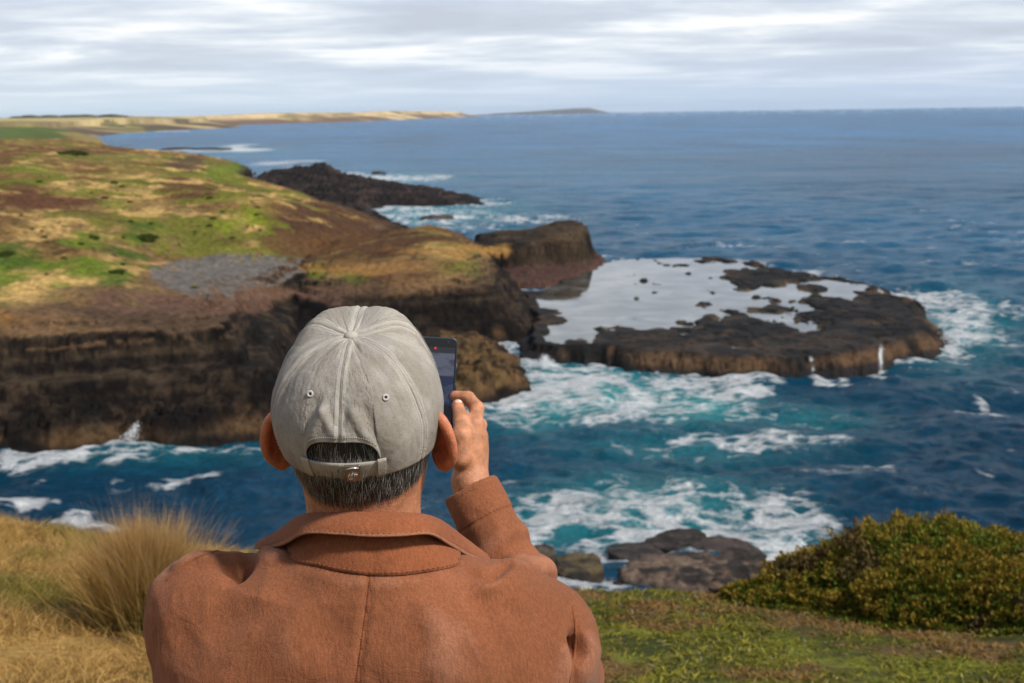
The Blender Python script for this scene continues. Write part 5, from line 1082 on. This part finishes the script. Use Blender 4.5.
# --- trousers and shoes (below the frame, carry the figure down to the turf)
Lg = Vol([hip[0] - .26, 1.40, gz - .02], [hip[0] + .26, 1.92, gz + 1.0], .008)
for sg in (-1, 1):
    kx = hip[0] + sg * .11; fy = 1.60; gzz = float(hill(kx, fy + .05))
    Lg.chain([(hip[0] + sg * .085, 1.62, gz + .90), (kx, 1.635, gz + .48), (kx, 1.60, gzz + .09)], [.095, .072, .062], .04)
lV, lF = Lg.mesh(2); mk('trousers', lV, lF, fabric_mat('navy_twill', None, .1, 700, .3), person, col=np.tile((.03, .035, .055), (len(lV), 1)))
for sg in (-1, 1):
    kx = hip[0] + sg * .11; g0 = float(hill(kx, 1.65)); S = Vol([kx - .08, 1.48, g0 - .03], [kx + .08, 1.90, g0 + .16], .006)
    S.capsule((kx, 1.58, g0 + .055), (kx + sg * .015, 1.78, g0 + .040), .045, .036, .02); S.capsule((kx, 1.58, g0 + .10), (kx, 1.58, g0 + .05), .045, .045, .02)
    sV, sF = S.mesh(2); mk('shoe', sV, sF, flat_mat('shoe_leather', (.05, .04, .035), .6), person)

# ------------------------------------------------------------------ PHONE
pc = Q(429.5, 389, 2.040); pr_ = RIGHT * math.cos(.055) - UP * math.sin(.055) ; pu_ = UP * math.cos(.055) + RIGHT * math.sin(.055)
pr_ = pr_ * math.cos(.10) + FWD * math.sin(.10); pf_ = np.cross(pu_, pr_); pf_ /= np.linalg.norm(pf_)     # points back at the holder
if pf_ @ FWD > 0: pf_ = -pf_
phone = empty('phone', pc); tag(phone, 'black phone held up in the right hand beside the cap, camera view on screen', 'phone')
def rrect(w, h, r, n=8):
    out = []
    for cx_, cy_, a0 in ((w - r, h - r, 0), (-w + r, h - r, 90), (-w + r, -h + r, 180), (w - r, -h + r, 270)):
        for k in range(n + 1): a = math.radians(a0 + 90 * k / n); out.append((cx_ + r * math.cos(a), cy_ + r * math.sin(a)))
    return np.array(out)
def slab(w, h, r, z0, z1, be=.0012):
    rows = []; 
    for z, ins in ((z0, be * 1.2), (z0 + be * .4, be * .35), (z0 + be, 0), (z1 - be, 0), (z1 - be * .4, be * .35), (z1, be * 1.2)):
        o = rrect(w - ins, h - ins, r - ins * .5); rows.append(pc + o[:, :1] * pr_ + o[:, 1:] * pu_ + pf_ * z)
    n = len(rows[0]); V = np.concatenate(rows); Fc = [list(f) for f in grid_faces(len(rows), n, True)] + [list(range(n))[::-1], [(len(rows) - 1) * n + k for k in range(n)]]
    return V, Fc
blk = flat_mat('black_phone_glass', (.012, .013, .016), .12); cse = flat_mat('dark_phone_frame', (.035, .04, .05), .35, .4)
V, Fc = slab(.0372, .0765, .0075, -.0042, .0040); mk('phone_frame', V, Fc, cse, phone, smooth=False)
V, Fc = slab(.0358, .0750, .0065, .0032, .0046, .0004); mk('phone_glass', V, Fc, blk, phone, smooth=False)
nx, ny = 40, 80; gx_, gy_ = np.meshgrid(np.linspace(-.0340, .0340, nx), np.linspace(-.062, .062, ny)); qx, qy = gx_ / .034, gy_ / .062
skyc = cmix(np.ones(gx_.shape + (3,)) * np.array((.10, .12, .19)), (.22, .25, .36), sst(fbm(qx * 2, qy * 6, 3, 801), .4, .6)); seac = cmix(np.ones(gx_.shape + (3,)) * np.array((.035, .06, .16)), (.10, .13, .24), sst(fbm(qx * 3, qy * 9, 4, 803), .5, .62))
scn = np.where((qy > .32)[..., None], skyc, seac); scn = cmix(scn, (.025, .025, .03), (qy < -.35) * .8); scn = cmix(scn, (.03, .03, .04), .9 * (qy > .86))
scm, t, b = material('phone_screen_view'); at = N(t, 'ShaderNodeAttribute', attribute_name='Col'); b.inputs['Base Color'].default_value = (.01, .01, .01, 1); b.inputs['Roughness'].default_value = .1
t.links.new(at.outputs['Color'], b.inputs['Emission Color']); b.inputs['Emission Strength'].default_value = .38
V = (pc + gx_[..., None] * pr_ + gy_[..., None] * pu_ + pf_ * .0049).reshape(-1, 3); mk('screen', V, grid_faces(ny, nx), scm, phone, col=scn.reshape(-1, 3))
redm, t, b = material('screen_red_dot'); b.inputs['Base Color'].default_value = (.5, .02, .02, 1); b.inputs['Emission Color'].default_value = (.75, .03, .03, 1); b.inputs['Emission Strength'].default_value = .35
V, Fc = disc(pc + pr_ * .005 + pu_ * .0600 + pf_ * .0052, pf_, .0018); mk('record_mark', V, Fc, redm, phone)
V, Fc = disc(pc + pr_ * .0235 + pu_ * .0700 + pf_ * .0048, pf_, .0017); mk('front_camera', V, Fc, flat_mat('lens_glass', (.03, .035, .05), .1), phone)
V, Fc = slab(.0, .0, .0, 0, 0) if False else (None, None)
icv, icf = icos(2)
for dy in (.055, .038): mk('rear_lens', pc + pr_ * -.022 + pu_ * dy - pf_ * .0046 + (icv[:, :1] * pr_ * .007 + icv[:, 1:2] * pu_ * .007 + icv[:, 2:] * pf_ * .0022), icf, blk, phone)
for y0, y1 in ((.020, .042), (.000, .012)):
    V, Fc = sweep([pc + pr_ * .0374 + pu_ * y0, pc + pr_ * .0374 + pu_ * y1], .0013, 8); mk('side_button', V, Fc, cse, phone)
